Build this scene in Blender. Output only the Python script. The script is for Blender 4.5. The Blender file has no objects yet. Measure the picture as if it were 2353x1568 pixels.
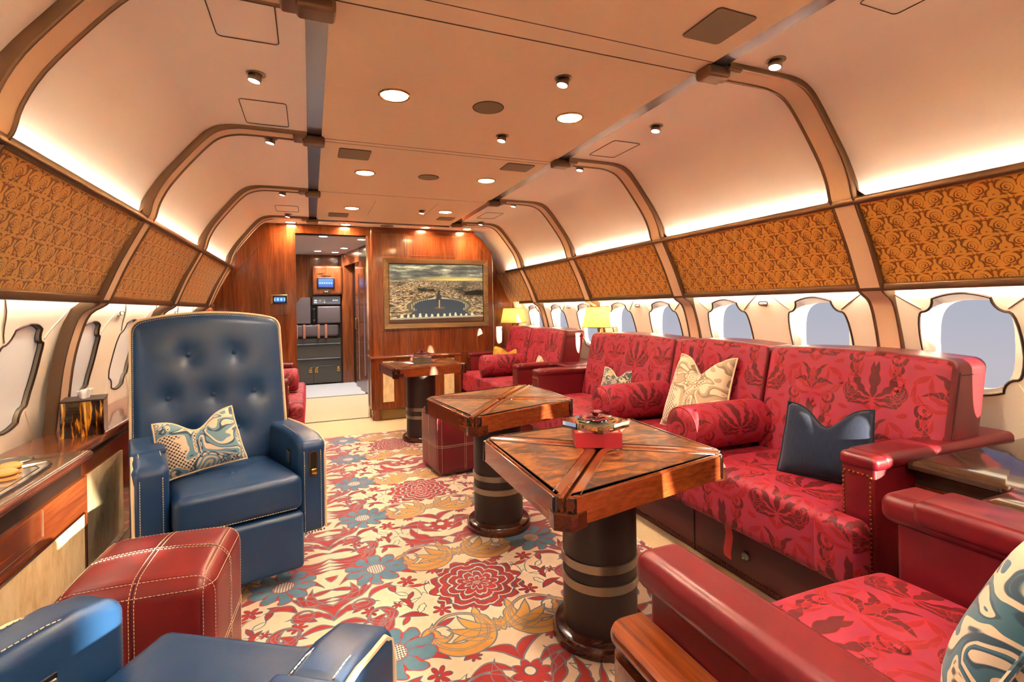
import bpy, bmesh, math, random
from math import pi, sin, cos, radians, sqrt, atan2
from mathutils import Vector, Matrix
random.seed(7)
SC = bpy.context.scene
COL = SC.collection
# ---------------------------------------------------------------- camera
YAW, ROLL = radians(21.911), radians(0.9)
cam_d = bpy.data.cameras.new('camera'); cam_d.sensor_width = 36; cam_d.lens = 36*1150/2353
cam_d.shift_y = -75.27/2353; cam_d.clip_start = .02
cam = bpy.data.objects.new('camera', cam_d); COL.objects.link(cam)
cam.matrix_world = Matrix.Translation((0, 0, 1.05)) @ Matrix.Rotation(-YAW, 4, 'Z') @ Matrix.Rotation(pi/2, 4, 'X') @ Matrix.Rotation(-ROLL, 4, 'Z')
SC.camera = cam
# ---------------------------------------------------------------- view, sky, sun
SC.view_settings.view_transform = 'Standard'; SC.view_settings.look = 'None'
SC.view_settings.exposure = 1.5; SC.view_settings.gamma = 1.0; SC.view_settings.use_curve_mapping = False
L_DOWN, L_COVE, L_COVE_LOW, L_LAMP, SUN_W, SKY_W = 9.5, 60.0, 18.0, .5, 12.0, .27

def lin(c):
    if isinstance(c, str): c = tuple(int(c[i:i+2], 16) for i in (1, 3, 5))
    f = lambda v: v/12.92 if v <= .04045 else ((v+.055)/1.055)**2.4
    return tuple(f(v/255.) for v in c[:3]) + (1.,)

w = bpy.data.worlds.new('sky'); SC.world = w; w.use_nodes = True
wn = w.node_tree; bg = wn.nodes['Background']
tc = wn.nodes.new('ShaderNodeTexCoord'); sx = wn.nodes.new('ShaderNodeSeparateXYZ'); rp = wn.nodes.new('ShaderNodeValToRGB')
ma = wn.nodes.new('ShaderNodeMath'); ma.operation = 'MULTIPLY_ADD'; ma.inputs[1].default_value = .5; ma.inputs[2].default_value = .5
wn.links.new(tc.outputs['Generated'], sx.inputs[0]); wn.links.new(sx.outputs['Z'], ma.inputs[0]); wn.links.new(ma.outputs[0], rp.inputs[0]); wn.links.new(rp.outputs[0], bg.inputs[0])
e = rp.color_ramp.elements
e[0].position = .40; e[0].color = lin((216, 208, 218)); e[1].position = .85; e[1].color = lin((120, 155, 215))
e2 = e.new(.455); e2.color = lin((218, 212, 222)); e3 = e.new(.51); e3.color = lin((198, 204, 222))
SC.cycles.max_bounces = 8; SC.cycles.diffuse_bounces = 5; SC.cycles.glossy_bounces = 3; SC.cycles.transmission_bounces = 6
bg.inputs[1].default_value = SKY_W
sd = bpy.data.lights.new('sun', 'SUN'); sd.energy = SUN_W; sd.angle = radians(.6); sd.color = (1, .86, .66)
so = bpy.data.objects.new('sun', sd); COL.objects.link(so)
so.rotation_euler = Vector((-1, 1.95, -.30)).to_track_quat('-Z', 'Y').to_euler(); so.location = (6, -5, 3)

# ---------------------------------------------------------------- mesh builder
class MB:
    def __init__(s): s.v = []; s.f = []; s.m = []; s.uv = None
    def add(s, vs, fs, mi=0):
        o = len(s.v); s.v += [tuple(p) for p in vs]
        for f in fs: s.f.append(tuple(o+i for i in f)); s.m.append(mi)
        return s
    def box(s, a, b, mi=0):
        x0, y0, z0 = map(min, zip(a, b)); x1, y1, z1 = map(max, zip(a, b))
        return s.add([(x0,y0,z0),(x1,y0,z0),(x1,y1,z0),(x0,y1,z0),(x0,y0,z1),(x1,y0,z1),(x1,y1,z1),(x0,y1,z1)],
                     [(0,3,2,1),(4,5,6,7),(0,1,5,4),(1,2,6,5),(2,3,7,6),(3,0,4,7)], mi)
    def rbox(s, a, b, r=.02, k=3, m=.06, fn=None, mi=0):
        """rounded box from corner a to corner b, grid spacing m in the flats, fn deforms"""
        c = [(a[i]+b[i])/2 for i in range(3)]; h = [abs(b[i]-a[i])/2 for i in range(3)]
        r = min(r, min(h)*.999)
        ax = []
        for i in range(3):
            q = h[i]-r; n = max(1, int(round(2*q/m)))
            t = [-q+2*q*j/n for j in range(n+1)]
            e_ = [q+r*math.tan(pi/4*j/k) for j in range(1, k+1)]
            ax.append([-v for v in reversed(e_)]+t+e_)
        idx = {}; vs = []; fs = []
        def vid(p):
            key = tuple(round(v, 6) for v in p)
            if key in idx: return idx[key]
            inn = [max(-(h[i]-r), min(h[i]-r, p[i])) for i in range(3)]
            d = [p[i]-inn[i] for i in range(3)]; L = sqrt(sum(v*v for v in d)) or 1
            q = [c[i]+inn[i]+d[i]/L*r for i in range(3)]
            if fn: q = fn(Vector(q), Vector((q[0]-c[0], q[1]-c[1], q[2]-c[2])))
            idx[key] = len(vs); vs.append(tuple(q)); return idx[key]
        for i in range(3):
            j, l = (i+1) % 3, (i+2) % 3
            for sg in (-1, 1):
                A, B = ax[j], ax[l]
                for p in range(len(A)-1):
                    for q in range(len(B)-1):
                        P = []
                        for (u, v) in ((p, q), (p+1, q), (p+1, q+1), (p, q+1)):
                            t = [0, 0, 0]; t[i] = sg*h[i]; t[j] = A[u]; t[l] = B[v]; P.append(vid(t))
                        if sg < 0: P.reverse()
                        if len(set(P)) == 4: fs.append(P)
        return s.add(vs, fs, mi)
    def grid(s, fn, nu, nv, cu=False, cv=False, mi=0):
        vs = [fn(i/nu, j/nv) for i in range(nu+(0 if cu else 1)) for j in range(nv+(0 if cv else 1))]
        NU, NV = (nu if cu else nu+1), (nv if cv else nv+1)
        fs = [((i % NU)*NV+j % NV, ((i+1) % NU)*NV+j % NV, ((i+1) % NU)*NV+(j+1) % NV, (i % NU)*NV+(j+1) % NV) for i in range(nu) for j in range(nv)]
        return s.add(vs, fs, mi)
    def lathe(s, prof, n=32, c=(0, 0, 0), ax='z', mi=0, sx=1, sy=1):
        vs = []; fs = []
        for (r, z) in prof:
            for i in range(n):
                t = 2*pi*i/n; p = (r*cos(t)*sx, r*sin(t)*sy, z)
                if ax == 'y': p = (p[0], p[2], p[1])
                if ax == 'x': p = (p[2], p[0], p[1])
                vs.append((p[0]+c[0], p[1]+c[1], p[2]+c[2]))
        for k in range(len(prof)-1):
            for i in range(n): fs.append((k*n+i, k*n+(i+1) % n, (k+1)*n+(i+1) % n, (k+1)*n+i))
        if prof[0][0] > 1e-6: fs.append(tuple(range(n)))
        if prof[-1][0] > 1e-6: fs.append(tuple((len(prof)-1)*n+i for i in range(n)))
        return s.add(vs, fs, mi)
    def tube(s, path, r, n=8, closed=False, mi=0, flat=None):
        P = [Vector(p) for p in path]; N = len(P); vs = []; fs = []; up = None
        for i in range(N):
            if closed: d = P[(i+1) % N]-P[i-1]
            else: d = P[min(i+1, N-1)]-P[max(i-1, 0)]
            d = d.normalized() if d.length else Vector((0, 0, 1))
            if up is None: up = Vector((0, 0, 1)) if abs(d.z) < .9 else Vector((1, 0, 0))
            a = d.cross(up); a = a.normalized() if a.length > 1e-6 else d.orthogonal().normalized()
            b = a.cross(d).normalized(); up = b
            for k in range(n):
                t = 2*pi*k/n; vs.append(P[i]+a*cos(t)*r+b*sin(t)*(flat or r))
        for i in range(N if closed else N-1):
            for k in range(n): fs.append((i*n+k, i*n+(k+1) % n, ((i+1) % N)*n+(k+1) % n, ((i+1) % N)*n+k))
        if not closed: fs += [tuple(range(n)), tuple((N-1)*n+k for k in range(n))]
        return s.add(vs, fs, mi)
    def dash(s, path, r=.0012, L=.006, gap=.003, closed=False, mi=0):
        P = [Vector(p) for p in path]+([Vector(path[0])] if closed else [])
        D = [0]
        for i in range(len(P)-1): D.append(D[-1]+(P[i+1]-P[i]).length)
        def at(t):
            for i in range(len(P)-1):
                if t <= D[i+1] or i == len(P)-2: return P[i].lerp(P[i+1], (t-D[i])/max(1e-9, D[i+1]-D[i]))
        t = 0
        while t+L < D[-1]:
            s.tube([at(t), at(t+L)], r, 4, mi=mi); t += L+gap
        return s
    def prism(s, poly, z0, z1, mi=0, mt=None, ax='z'):
        n = len(poly); f = {'z': lambda p, z: (p[0], p[1], z), 'y': lambda p, z: (p[0], z, p[1]), 'x': lambda p, z: (z, p[0], p[1])}[ax]
        o = len(s.v); s.v += [f(p, z0) for p in poly]+[f(p, z1) for p in poly]
        for i in range(n): s.f.append((o+i, o+(i+1) % n, o+n+(i+1) % n, o+n+i)); s.m.append(mi)
        s.f.append(tuple(o+i for i in reversed(range(n)))); s.m.append(mi)
        s.f.append(tuple(o+n+i for i in range(n))); s.m.append(mi if mt is None else mt)
        return s
    def ball(s, c, r, n=8, k=5, sq=(1, 1, 1), mi=0):
        pr = [(r*sin(pi*j/k), -r*cos(pi*j/k)) for j in range(k+1)]
        vs = []; fs = []
        for (rr, z) in pr:
            for i in range(n): vs.append((c[0]+rr*cos(2*pi*i/n)*sq[0], c[1]+rr*sin(2*pi*i/n)*sq[1], c[2]+z*sq[2]))
        for j in range(k):
            for i in range(n): fs.append((j*n+i, j*n+(i+1) % n, (j+1)*n+(i+1) % n, (j+1)*n+i))
        return s.add(vs, fs, mi)
    def xf(s, M, start=0):
        s.v[start:] = [tuple(M @ Vector(p)) for p in s.v[start:]]; return s
    def build(s, name, mats, parent=None, smooth=True, world=False, kind=None, ang=40, recalc=True, uvf=None):
        me = bpy.data.meshes.new(name)
        off = Vector((0, 0, 0))
        if world and parent:
            q = parent
            while q: off += Vector(q.location); q = q.parent
        me.from_pydata([tuple(Vector(p)-off) for p in s.v], [], s.f)
        if not isinstance(mats, (list, tuple)): mats = [mats]
        for m in mats: me.materials.append(m)
        if len(mats) > 1: me.polygons.foreach_set('material_index', s.m)
        if recalc or True:
            bm = bmesh.new(); bm.from_mesh(me)
            bmesh.ops.remove_doubles(bm, verts=bm.verts, dist=1e-6)
            if recalc: bmesh.ops.recalc_face_normals(bm, faces=bm.faces)
            bm.to_mesh(me); bm.free()
        ul = me.uv_layers.new(name='UVMap')
        for p in me.polygons:
            n = p.normal; a = (abs(n.x), abs(n.y), abs(n.z))
            for li in p.loop_indices:
                c = me.vertices[me.loops[li].vertex_index].co
                if uvf: ul.data[li].uv = uvf(c)
                elif a[0] >= a[1] and a[0] >= a[2]: ul.data[li].uv = (c.y, c.z)
                elif a[2] >= a[1]: ul.data[li].uv = (c.y, c.x)
                else: ul.data[li].uv = (c.x, c.z)
        if smooth:
            me.polygons.foreach_set('use_smooth', [True]*len(me.polygons))
            me.set_sharp_from_angle(angle=radians(ang))
        o = bpy.data.objects.new(name, me); COL.objects.link(o)
        if parent: o.parent = parent
        if kind: o['kind'] = kind
        return o

def thing(name, label, cat, loc=(0, 0, 0), rot=0, group=None):
    o = bpy.data.objects.new(name, None); COL.objects.link(o); o.empty_display_size = .05
    o.location = loc; o.rotation_euler = (0, 0, rot); o['label'] = label; o['category'] = cat
    if group: o['group'] = group
    return o
def tag(o, label, cat, group=None):
    o['label'] = label; o['category'] = cat
    if group: o['group'] = group
    return o
def dup(root, loc, rot=None, label=None, group=None, skip=()):
    def cp(o, par):
        c = o.copy(); COL.objects.link(c); c.parent = par
        for ch in o.children:
            if ch.name.split('.')[0] not in skip: cp(ch, c)
        return c
    r = cp(root, None); r.location = loc
    if rot is not None: r.rotation_euler = (0, 0, rot)
    if label: r['label'] = label
    if group: r['group'] = group
    return r
def lamp(name, typ, energy, col, loc, parent=None, **kw):
    d = bpy.data.lights.new(name, typ); d.energy = energy; d.color = col
    for k, v in kw.items(): setattr(d, k, v)
    o = bpy.data.objects.new(name, d); COL.objects.link(o); o.location = loc
    if parent: o.parent = parent
    return o
def arc(cx, cy, r, a0, a1, n): return [(cx+r*cos(radians(a0+(a1-a0)*i/n)), cy+r*sin(radians(a0+(a1-a0)*i/n))) for i in range(n+1)]
def rrect(x0, y0, x1, y1, r, n=4):
    return arc(x1-r, y0+r, r, -90, 0, n)+arc(x1-r, y1-r, r, 0, 90, n)+arc(x0+r, y1-r, r, 90, 180, n)+arc(x0+r, y0+r, r, 180, 270, n)

# ---------------------------------------------------------------- node language
class S:
    def __init__(s, g, k): s.g = g; s.k = k
    def __add__(s, o): return s.g.m('ADD', s, o)
    __radd__ = __add__
    def __sub__(s, o): return s.g.m('SUBTRACT', s, o)
    def __rsub__(s, o): return s.g.m('SUBTRACT', o, s)
    def __mul__(s, o): return s.g.m('MULTIPLY', s, o)
    __rmul__ = __mul__
    def __truediv__(s, o): return s.g.m('DIVIDE', s, o)
    def __neg__(s): return s.g.m('MULTIPLY', s, -1.)
class G:
    def __init__(s, name):
        s.mat = bpy.data.materials.new(name); s.mat.use_nodes = True; s.nt = s.mat.node_tree
        s.b = s.nt.nodes['Principled BSDF']; s._tc = None
    def n(s, t, **kw):
        n = s.nt.nodes.new(t)
        for k, v in kw.items(): setattr(n, k, v)
        return n
    def put(s, sock, v):
        if isinstance(v, S): s.nt.links.new(v.k, sock)
        elif isinstance(v, (tuple, list)) and hasattr(sock.default_value, '__len__'):
            sock.default_value = tuple(v)[:len(sock.default_value)] if len(v) >= len(sock.default_value) else tuple(v)+(1.,)
        else: sock.default_value = v
    def m(s, op, *a, clamp=False):
        n = s.n('ShaderNodeMath', operation=op); n.use_clamp = clamp
        for i, v in enumerate(a): s.put(n.inputs[i], v if isinstance(v, S) else float(v))
        return S(s, n.outputs[0])
    def mad(s, a, b, c): return s.m('MULTIPLY_ADD', a, b, c)
    def tc(s, k='Object'):
        if not s._tc: s._tc = s.n('ShaderNodeTexCoord')
        return S(s, s._tc.outputs[k])
    def sep(s, v):
        n = s.n('ShaderNodeSeparateXYZ'); s.put(n.inputs[0], v); return [S(s, o) for o in n.outputs]
    def comb(s, x, y, z=0.):
        n = s.n('ShaderNodeCombineXYZ')
        for i, v in enumerate((x, y, z)): s.put(n.inputs[i], v)
        return S(s, n.outputs[0])
    def scale(s, v, sc=(1, 1, 1), loc=(0, 0, 0), rot=(0, 0, 0)):
        n = s.n('ShaderNodeMapping'); s.put(n.inputs[0], v); n.inputs['Scale'].default_value = sc; n.inputs['Location'].default_value = loc; n.inputs['Rotation'].default_value = rot
        return S(s, n.outputs[0])
    def noise(s, v, sc, det=2., ro=.5, dis=0.):
        n = s.n('ShaderNodeTexNoise'); s.put(n.inputs['Vector'], v); n.inputs['Scale'].default_value = sc
        n.inputs['Detail'].default_value = det; n.inputs['Roughness'].default_value = ro; n.inputs['Distortion'].default_value = dis
        return S(s, n.outputs[0])
    def noisec(s, v, sc, det=2.):
        n = s.n('ShaderNodeTexNoise'); s.put(n.inputs['Vector'], v); n.inputs['Scale'].default_value = sc; n.inputs['Detail'].default_value = det
        return S(s, n.outputs['Color'])
    def vor(s, v, sc, feat='F1', out='Distance'):
        n = s.n('ShaderNodeTexVoronoi', feature=feat); s.put(n.inputs['Vector'], v); n.inputs['Scale'].default_value = sc
        return S(s, n.outputs[out])
    def vadd(s, a, b, sc=1.):
        n = s.n('ShaderNodeVectorMath', operation='MULTIPLY_ADD'); s.put(n.inputs[0], b); n.inputs[1].default_value = (sc, sc, sc); s.put(n.inputs[2], a)
        return S(s, n.outputs[0])
    def mix(s, f, a, b):
        n = s.n('ShaderNodeMix', data_type='RGBA'); s.put(n.inputs[0], f); s.put(n.inputs[6], a); s.put(n.inputs[7], b)
        return S(s, n.outputs[2])
    def ramp(s, f, stops):
        n = s.n('ShaderNodeValToRGB'); s.put(n.inputs[0], f); e = n.color_ramp.elements
        while len(e) < len(stops): e.new(.5)
        for q, (p, c) in zip(e, stops): q.position = p; q.color = c
        return S(s, n.outputs[0])
    def st(s, f, w=.001):            # soft step at 0
        return s.mad_clamp(f, .5/w, .5)
    def mad_clamp(s, a, b, c):
        n = s.n('ShaderNodeMath', operation='MULTIPLY_ADD'); n.use_clamp = True
        s.put(n.inputs[0], a); s.put(n.inputs[1], float(b)); s.put(n.inputs[2], float(c)); return S(s, n.outputs[0])
    def mx(s, *a):
        r = a[0]
        for q in a[1:]: r = s.m('MAXIMUM', r, q)
        return r
    def mn(s, a, b): return s.m('MINIMUM', a, b)
    def abs(s, a): return s.m('ABSOLUTE', a)
    def len2(s, x, y, cx=0., cy=0.):
        dx, dy = x-cx, y-cy; return s.m('SQRT', s.mad(dx, dx, dy*dy))
    def leaf(s, x, y, cx, cy, a, L, w, bend=0., lobes=0):
        a = radians(a); c_, s_ = cos(a)/L, sin(a)/L
        q = s.mad(x, c_, s.mad(y, s_, -(cx*c_+cy*s_)))
        c_, s_ = -sin(a), cos(a)
        t = s.mad(x, c_, s.mad(y, s_, -(cx*c_+cy*s_)))
        e = q-q*q
        wd = e*(4*w)
        if lobes: wd = wd*s.mad(s.abs(s.m('SINE', q*(lobes*pi))), .42, .58)
        return s.m('SUBTRACT', wd, s.abs(s.mad(e, -4*bend, t)))
    def leaves(s, x, y, lst): return s.mx(*[s.leaf(x, y, *l) for l in lst])
    def both(s, *f):                # union field and distance to the nearest inner or outer edge
        u = s.mx(*f); ed = s.abs(f[0])
        for q in f[1:]: ed = s.m('MINIMUM', ed, s.abs(q))
        return u, ed
    def drawn(s, x, y, lst): return s.both(*[s.leaf(x, y, *l) for l in lst])
    def crescent(s, x, y, c1, r1, c2, r2):
        return s.mn(r1-s.len2(x, y, *c1), s.len2(x, y, *c2)-r2)
    def flower(s, x, y, cx, cy, r0, amp, n, rot=0.):
        dx, dy = x-cx, y-cy
        r = s.m('SQRT', s.mad(dx, dx, dy*dy)); th = s.m('ARCTAN2', dy, dx)
        p = s.abs(s.m('COSINE', s.mad(th, n/2., rot)))
        return s.mad(p, r0*amp, r0*(1-amp))-r, r, p, th
    def set(s, **kw):
        for k, v in kw.items(): s.put(s.b.inputs[k.replace('_', ' ')], v)
        return s
    def bump(s, h, st=.3, d=.01):
        n = s.n('ShaderNodeBump'); n.inputs['Strength'].default_value = st; n.inputs['Distance'].default_value = d
        s.put(n.inputs['Height'], h); s.nt.links.new(n.outputs[0], s.b.inputs['Normal']); return s
# ---------------------------------------------------------------- materials
def simple(name, col, rough=.5, metal=0., coat=0., emit=None, es=0., spec=.5, noise=None, bump=None):
    g = G(name)
    c = lin(col)
    if noise:
        v = g.noise(g.tc(), noise[0], 3.); k = noise[1]
        g.set(Base_Color=g.mix(v, tuple(x*(1-k) for x in c[:3])+(1,), tuple(min(1, x*(1+k)) for x in c[:3])+(1,)))
    else: g.set(Base_Color=c)
    g.set(Roughness=rough, Metallic=metal, Coat_Weight=coat, Coat_Roughness=.06, Specular_IOR_Level=spec)
    if emit is not None: g.set(Emission_Color=lin(emit), Emission_Strength=es)
    if bump: g.bump(g.noise(g.tc(), bump[0], 3.), bump[1], bump[2])
    return g.mat
def wood(name, dark, mid, light, axis='z', rough=.28, coat=.5, sc=1., fine=1.):
    g = G(name); s = {'x': (1.2, 14, 14), 'y': (14, 1.2, 14), 'z': (14, 14, 1.2)}[axis]
    p = g.scale(g.tc(), tuple(q*sc for q in s))
    a = g.noise(p, 1.2, 3., .6, .6); s2 = tuple(q*sc*fine for q in {'x': (6, 160, 160), 'y': (160, 6, 160), 'z': (160, 160, 6)}[axis])
    b = g.noise(g.scale(g.tc(), s2), 1., 2.)
    f = g.mad_clamp(a, 1.0, 0.) * .65 + b*.35
    g.set(Base_Color=g.ramp(f, [(.28, lin(dark)), (.5, lin(mid)), (.72, lin(light))]), Roughness=rough, Coat_Weight=coat, Coat_Roughness=.08)
    return g.mat
def leather(name, col, rough=.38, var=.12):
    g = G(name); c = lin(col); v = g.noise(g.tc(), 9., 3.)
    g.set(Base_Color=g.mix(v, tuple(x*(1-var) for x in c[:3])+(1,), tuple(x*(1+var) for x in c[:3])+(1,)), Roughness=rough, Specular_IOR_Level=.5)
    g.bump(g.noise(g.tc(), 260., 1.), .10, .0015)
    return g.mat
M = {}
M['white'] = simple('white_panel', (250, 240, 226), .55)
M['cream_wall'] = simple('cream_wall', (240, 228, 208), .55)
M['rib'] = simple('rib_beige', (226, 192, 160), .55)
M['ceil'] = simple('ceiling_suede', (238, 214, 180), .7, noise=(30., .03))
M['channel'] = simple('polished_channel', (128, 124, 136), .22, .7)
M['bronze'] = simple('bronze', (124, 98, 76), .32, .85)
M['bronze_dk'] = simple('dark_bronze', (70, 50, 40), .38, .6)
M['seam'] = simple('dark_seam', (84, 62, 44), .7)
M['seam_lt'] = simple('light_seam', (250, 232, 204), .6)
M['grille'] = simple('grille', (140, 122, 92), .6, .3)
M['chrome'] = simple('chrome', (215, 212, 208), .12, 1.)
M['steel'] = simple('brushed_steel', (150, 140, 124), .28, 1.)
M['brass'] = simple('brass', (196, 160, 96), .25, 1.)
M['brass_old'] = simple('aged_brass', (120, 92, 52), .3, 1.)
M['black'] = simple('black', (14, 12, 11), .4)
M['lens'] = simple('lamp_lens', (255, 240, 214), .4, emit=(255, 236, 204), es=22.)
M['lens_w'] = simple('lamp_lens_white', (255, 250, 240), .4, emit=(255, 240, 224), es=7.)
M['cove'] = simple('cove_strip', (255, 236, 196), .5, emit=(255, 249, 234), es=L_COVE)
M['cove_low'] = simple('cove_strip_low', (255, 236, 196), .5, emit=(255, 244, 222), es=L_COVE_LOW)
M['wood'] = wood('mahogany', (70, 28, 10), (116, 56, 24), (150, 82, 40), 'z', .25, .5)
M['wood_h'] = wood('mahogany_cross', (70, 26, 9), (118, 54, 22), (150, 78, 34), 'x', .25, .5)
M['wood_y'] = wood('mahogany_long', (70, 26, 9), (118, 54, 22), (150, 78, 34), 'y', .22, .6)
M['wood_dk'] = wood('dark_mahogany', (44, 16, 8), (74, 32, 16), (98, 46, 22), 'x', .2, .7)
M['wood_top'] = wood('console_walnut', (96, 66, 46), (124, 90, 66), (146, 112, 84), 'y', .25, .7)
M['wood_desk'] = wood('dark_desk_top', (40, 22, 16), (62, 38, 28), (80, 52, 38), 'y', .16, .8)
M['post'] = simple('ebony_post', (26, 12, 8), .12, 0., .8)
M['col'] = leather('dark_leather_column', (44, 28, 22), .42)
M['red'] = leather('burgundy_leather', (104, 15, 27), .33)
M['red_dk'] = leather('burgundy_leather_base', (84, 18, 28), .5)
M['oxblood'] = leather('oxblood_leather', (122, 32, 34), .34)
M['blue'] = leather('blue_leather', (32, 66, 106), .34)
M['piping'] = simple('cream_piping', (232, 208, 170), .6)
M['thread'] = simple('cream_thread', (226, 206, 172), .7)
M['thread_dk'] = simple('dark_thread', (70, 16, 22), .7)
M['carpet_plain'] = simple('cream_carpet', (208, 182, 142), .95, noise=(60., .10), bump=(500., .4, .006))
M['carpet_grey'] = simple('grey_carpet', (188, 186, 180), .95, noise=(120., .14), bump=(500., .4, .006))
M['vest_white'] = simple('vestibule_white', (206, 196, 190), .5)
M['taupe'] = leather('taupe_leather', (92, 78, 76), .5)
M['taupe_dk'] = simple('grey_laminate', (74, 68, 58), .5, noise=(200., .1))
M['strap'] = simple('tan_webbing', (164, 104, 78), .8)
M['panel_grey'] = simple('panel_grey', (96, 98, 104), .4)
M['paper'] = simple('tissue', (250, 248, 244), .9)
M['macaron'] = simple('macaron_shell', (226, 168, 92), .6, noise=(60., .08))
M['macaron_in'] = simple('macaron_filling', (110, 62, 28), .7)
M['porcelain'] = simple('silver_tray', (226, 222, 216), .12, .7)
M['red_box'] = simple('red_box', (166, 32, 48), .5)
M['grey_box'] = simple('grey_box', (96, 84, 78), .5)
M['rose'] = simple('red_leather_rose', (128, 22, 34), .4, noise=(40., .2))
M['ribbon'] = simple('red_ribbon', (206, 34, 38), .5)
M['yellow'] = None
# parchment
g = G('parchment'); p = g.scale(g.tc(), (6, 6, 2.))
f = g.noise(p, 5., 6., .65) ; g.set(Base_Color=g.ramp(f, [(.25, lin((196, 160, 104))), (.5, lin((228, 204, 156))), (.75, lin((242, 226, 188)))]), Roughness=.5); M['parch'] = g.mat
# clear acrylic and window glass
g = G('acrylic'); g.set(Base_Color=(1, 1, 1, 1), Roughness=.02, Transmission_Weight=1., IOR=1.47); M['acrylic'] = g.mat
g = G('glass_pane'); nt = g.nt; tr = nt.nodes.new('ShaderNodeBsdfTransparent'); gl = nt.nodes.new('ShaderNodeBsdfGlossy'); gl.inputs['Roughness'].default_value = .02
fr = nt.nodes.new('ShaderNodeFresnel'); fr.inputs[0].default_value = 1.08; mixs = nt.nodes.new('ShaderNodeMixShader')
nt.links.new(fr.outputs[0], mixs.inputs[0]); nt.links.new(tr.outputs[0], mixs.inputs[1]); nt.links.new(gl.outputs[0], mixs.inputs[2]); nt.links.new(mixs.outputs[0], nt.nodes['Material Output'].inputs[0]); M['glass'] = g.mat
g = G('frosted_pane'); nt = g.nt; tl = nt.nodes.new('ShaderNodeBsdfTranslucent'); tl.inputs[0].default_value = lin((240, 238, 230)); mixs = nt.nodes.new('ShaderNodeMixShader'); mixs.inputs[0].default_value = .12
g.set(Base_Color=lin((250, 248, 242)), Roughness=.35, Coat_Weight=.2)
nt.links.new(g.b.outputs[0], mixs.inputs[1]); nt.links.new(tl.outputs[0], mixs.inputs[2]); nt.links.new(mixs.outputs[0], nt.nodes['Material Output'].inputs[0]); M['frost'] = g.mat
g = G('lamp_shade_fabric'); nt = g.nt; tl = nt.nodes.new('ShaderNodeBsdfTranslucent'); tl.inputs[0].default_value = lin((246, 210, 120)); mixs = nt.nodes.new('ShaderNodeMixShader'); mixs.inputs[0].default_value = .55
g.set(Base_Color=lin((236, 206, 130)), Roughness=.8); nt.links.new(g.b.outputs[0], mixs.inputs[1]); nt.links.new(tl.outputs[0], mixs.inputs[2]); nt.links.new(mixs.outputs[0], nt.nodes['Material Output'].inputs[0]); M['shade'] = g.mat
# burl veneer
g = G('burl_veneer'); p = g.tc(); wv = g.vadd(p, g.noisec(p, 4., 4.), .22)
a = g.noise(g.scale(wv, (2.2, 5, 4)), 3.5, 6., .62, 1.2); b = g.noise(wv, 26., 3.)
g.set(Base_Color=g.ramp(a*.8+b*.2, [(.38, lin((30, 12, 5))), (.47, lin((78, 38, 14))), (.54, lin((124, 70, 26))), (.66, lin((160, 100, 42)))]), Roughness=.3, Coat_Weight=.12, Coat_Roughness=.08, Specular_IOR_Level=.3); M['burl'] = g.mat
# tiger shell for the tissue box
g = G('tortoise_lacquer'); p = g.scale(g.tc(), (30, 30, 3.)); a = g.noise(p, 1.6, 4., .6, .8)
g.set(Base_Color=g.ramp(a, [(.42, lin((14, 7, 4))), (.52, lin((60, 26, 6))), (.58, lin((196, 126, 24))), (.68, lin((244, 206, 110)))]), Roughness=.12, Coat_Weight=.8); M['tortoise'] = g.mat

# floral carpet: mirrored repeat, drawn in metres on the floor
g = G('floral_carpet'); p = g.tc(); wv = g.vadd(p, g.noisec(p, 9., 2.), .022); x, y, _ = g.sep(wv)
u = g.m('PINGPONG', x-(.575+.011), .515); v1 = g.m('FLOORED_MODULO', y-(1.57+.011), 1.08); vg = g.m('FLOORED_MODULO', y-(1.57+.011-.27), .54)-.27; v2 = g.m('FLOORED_MODULO', y-(1.57+.011), .54)
cr1 = g.mn(.108-g.len2(u, vg, .132, .0), g.len2(u, vg, .146, .040)-.086)
cr2 = g.mn(.047-g.len2(u, vg, .212, .022), g.len2(u, vg, .198, .030)-.033)
gold, gold_e = g.both(cr1, cr2, g.abs(g.len2(u, vg, .138, .016)-.094)*-1.+.0035, *[g.leaf(u, vg, *l) for l in [(-.01, -.01, 64, .155, .022, -.03, 3), (.0, -.015, 40, .165, .020, -.03), (.005, -.02, 18, .18, .020, -.02), (.02, -.03, -2, .16, .017, .02), (.0, -.035, 80, .07, .012, 0), (.185, -.01, 70, .10, .014, -.02, 3), (.055, -.06, 20, .09, .010, 0)]])
# medallion of nested leaf petals and the bud between
dx, dy = u, v1-.27
rm = g.m('SQRT', g.mad(dx, dx, dy*dy)); th = g.m('ARCTAN2', dy, dx)
wob = g.noise(g.comb(th*1.2, rm*14., 0.), 2.2, 2.)
lay = rm/.034-g.abs(g.m('COSINE', th*4.5+wob*1.2))*.75+wob*.8
lf = g.m('FRACT', lay)
med_in = g.mad(g.abs(g.m('COSINE', th*7.)), .030, .152)-rm
med = g.mn(med_in, g.mn(lf-.34, .95-lf)*.022)
bud, bud_e = g.both(g.flower(u, v1, 0, .83, .062, .35, 8)[0], *[g.leaf(u, v1, *l) for l in [(.0, .70, 46, .21, .026, -.06, 3), (.0, .70, 22, .22, .024, -.06, 4), (.02, .76, 68, .17, .022, -.04, 2), (.0, .89, 40, .13, .018, .03), (.0, .62, 14, .17, .020, .04, 3), (.0, .62, 58, .11, .018, -.02), (.05, .80, 20, .16, .018, .03), (.04, .86, 8, .13, .016, .03)]])
bud = g.mn(bud, g.len2(u, v1, 0, .84)-.020)
bx = .515-u
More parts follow.
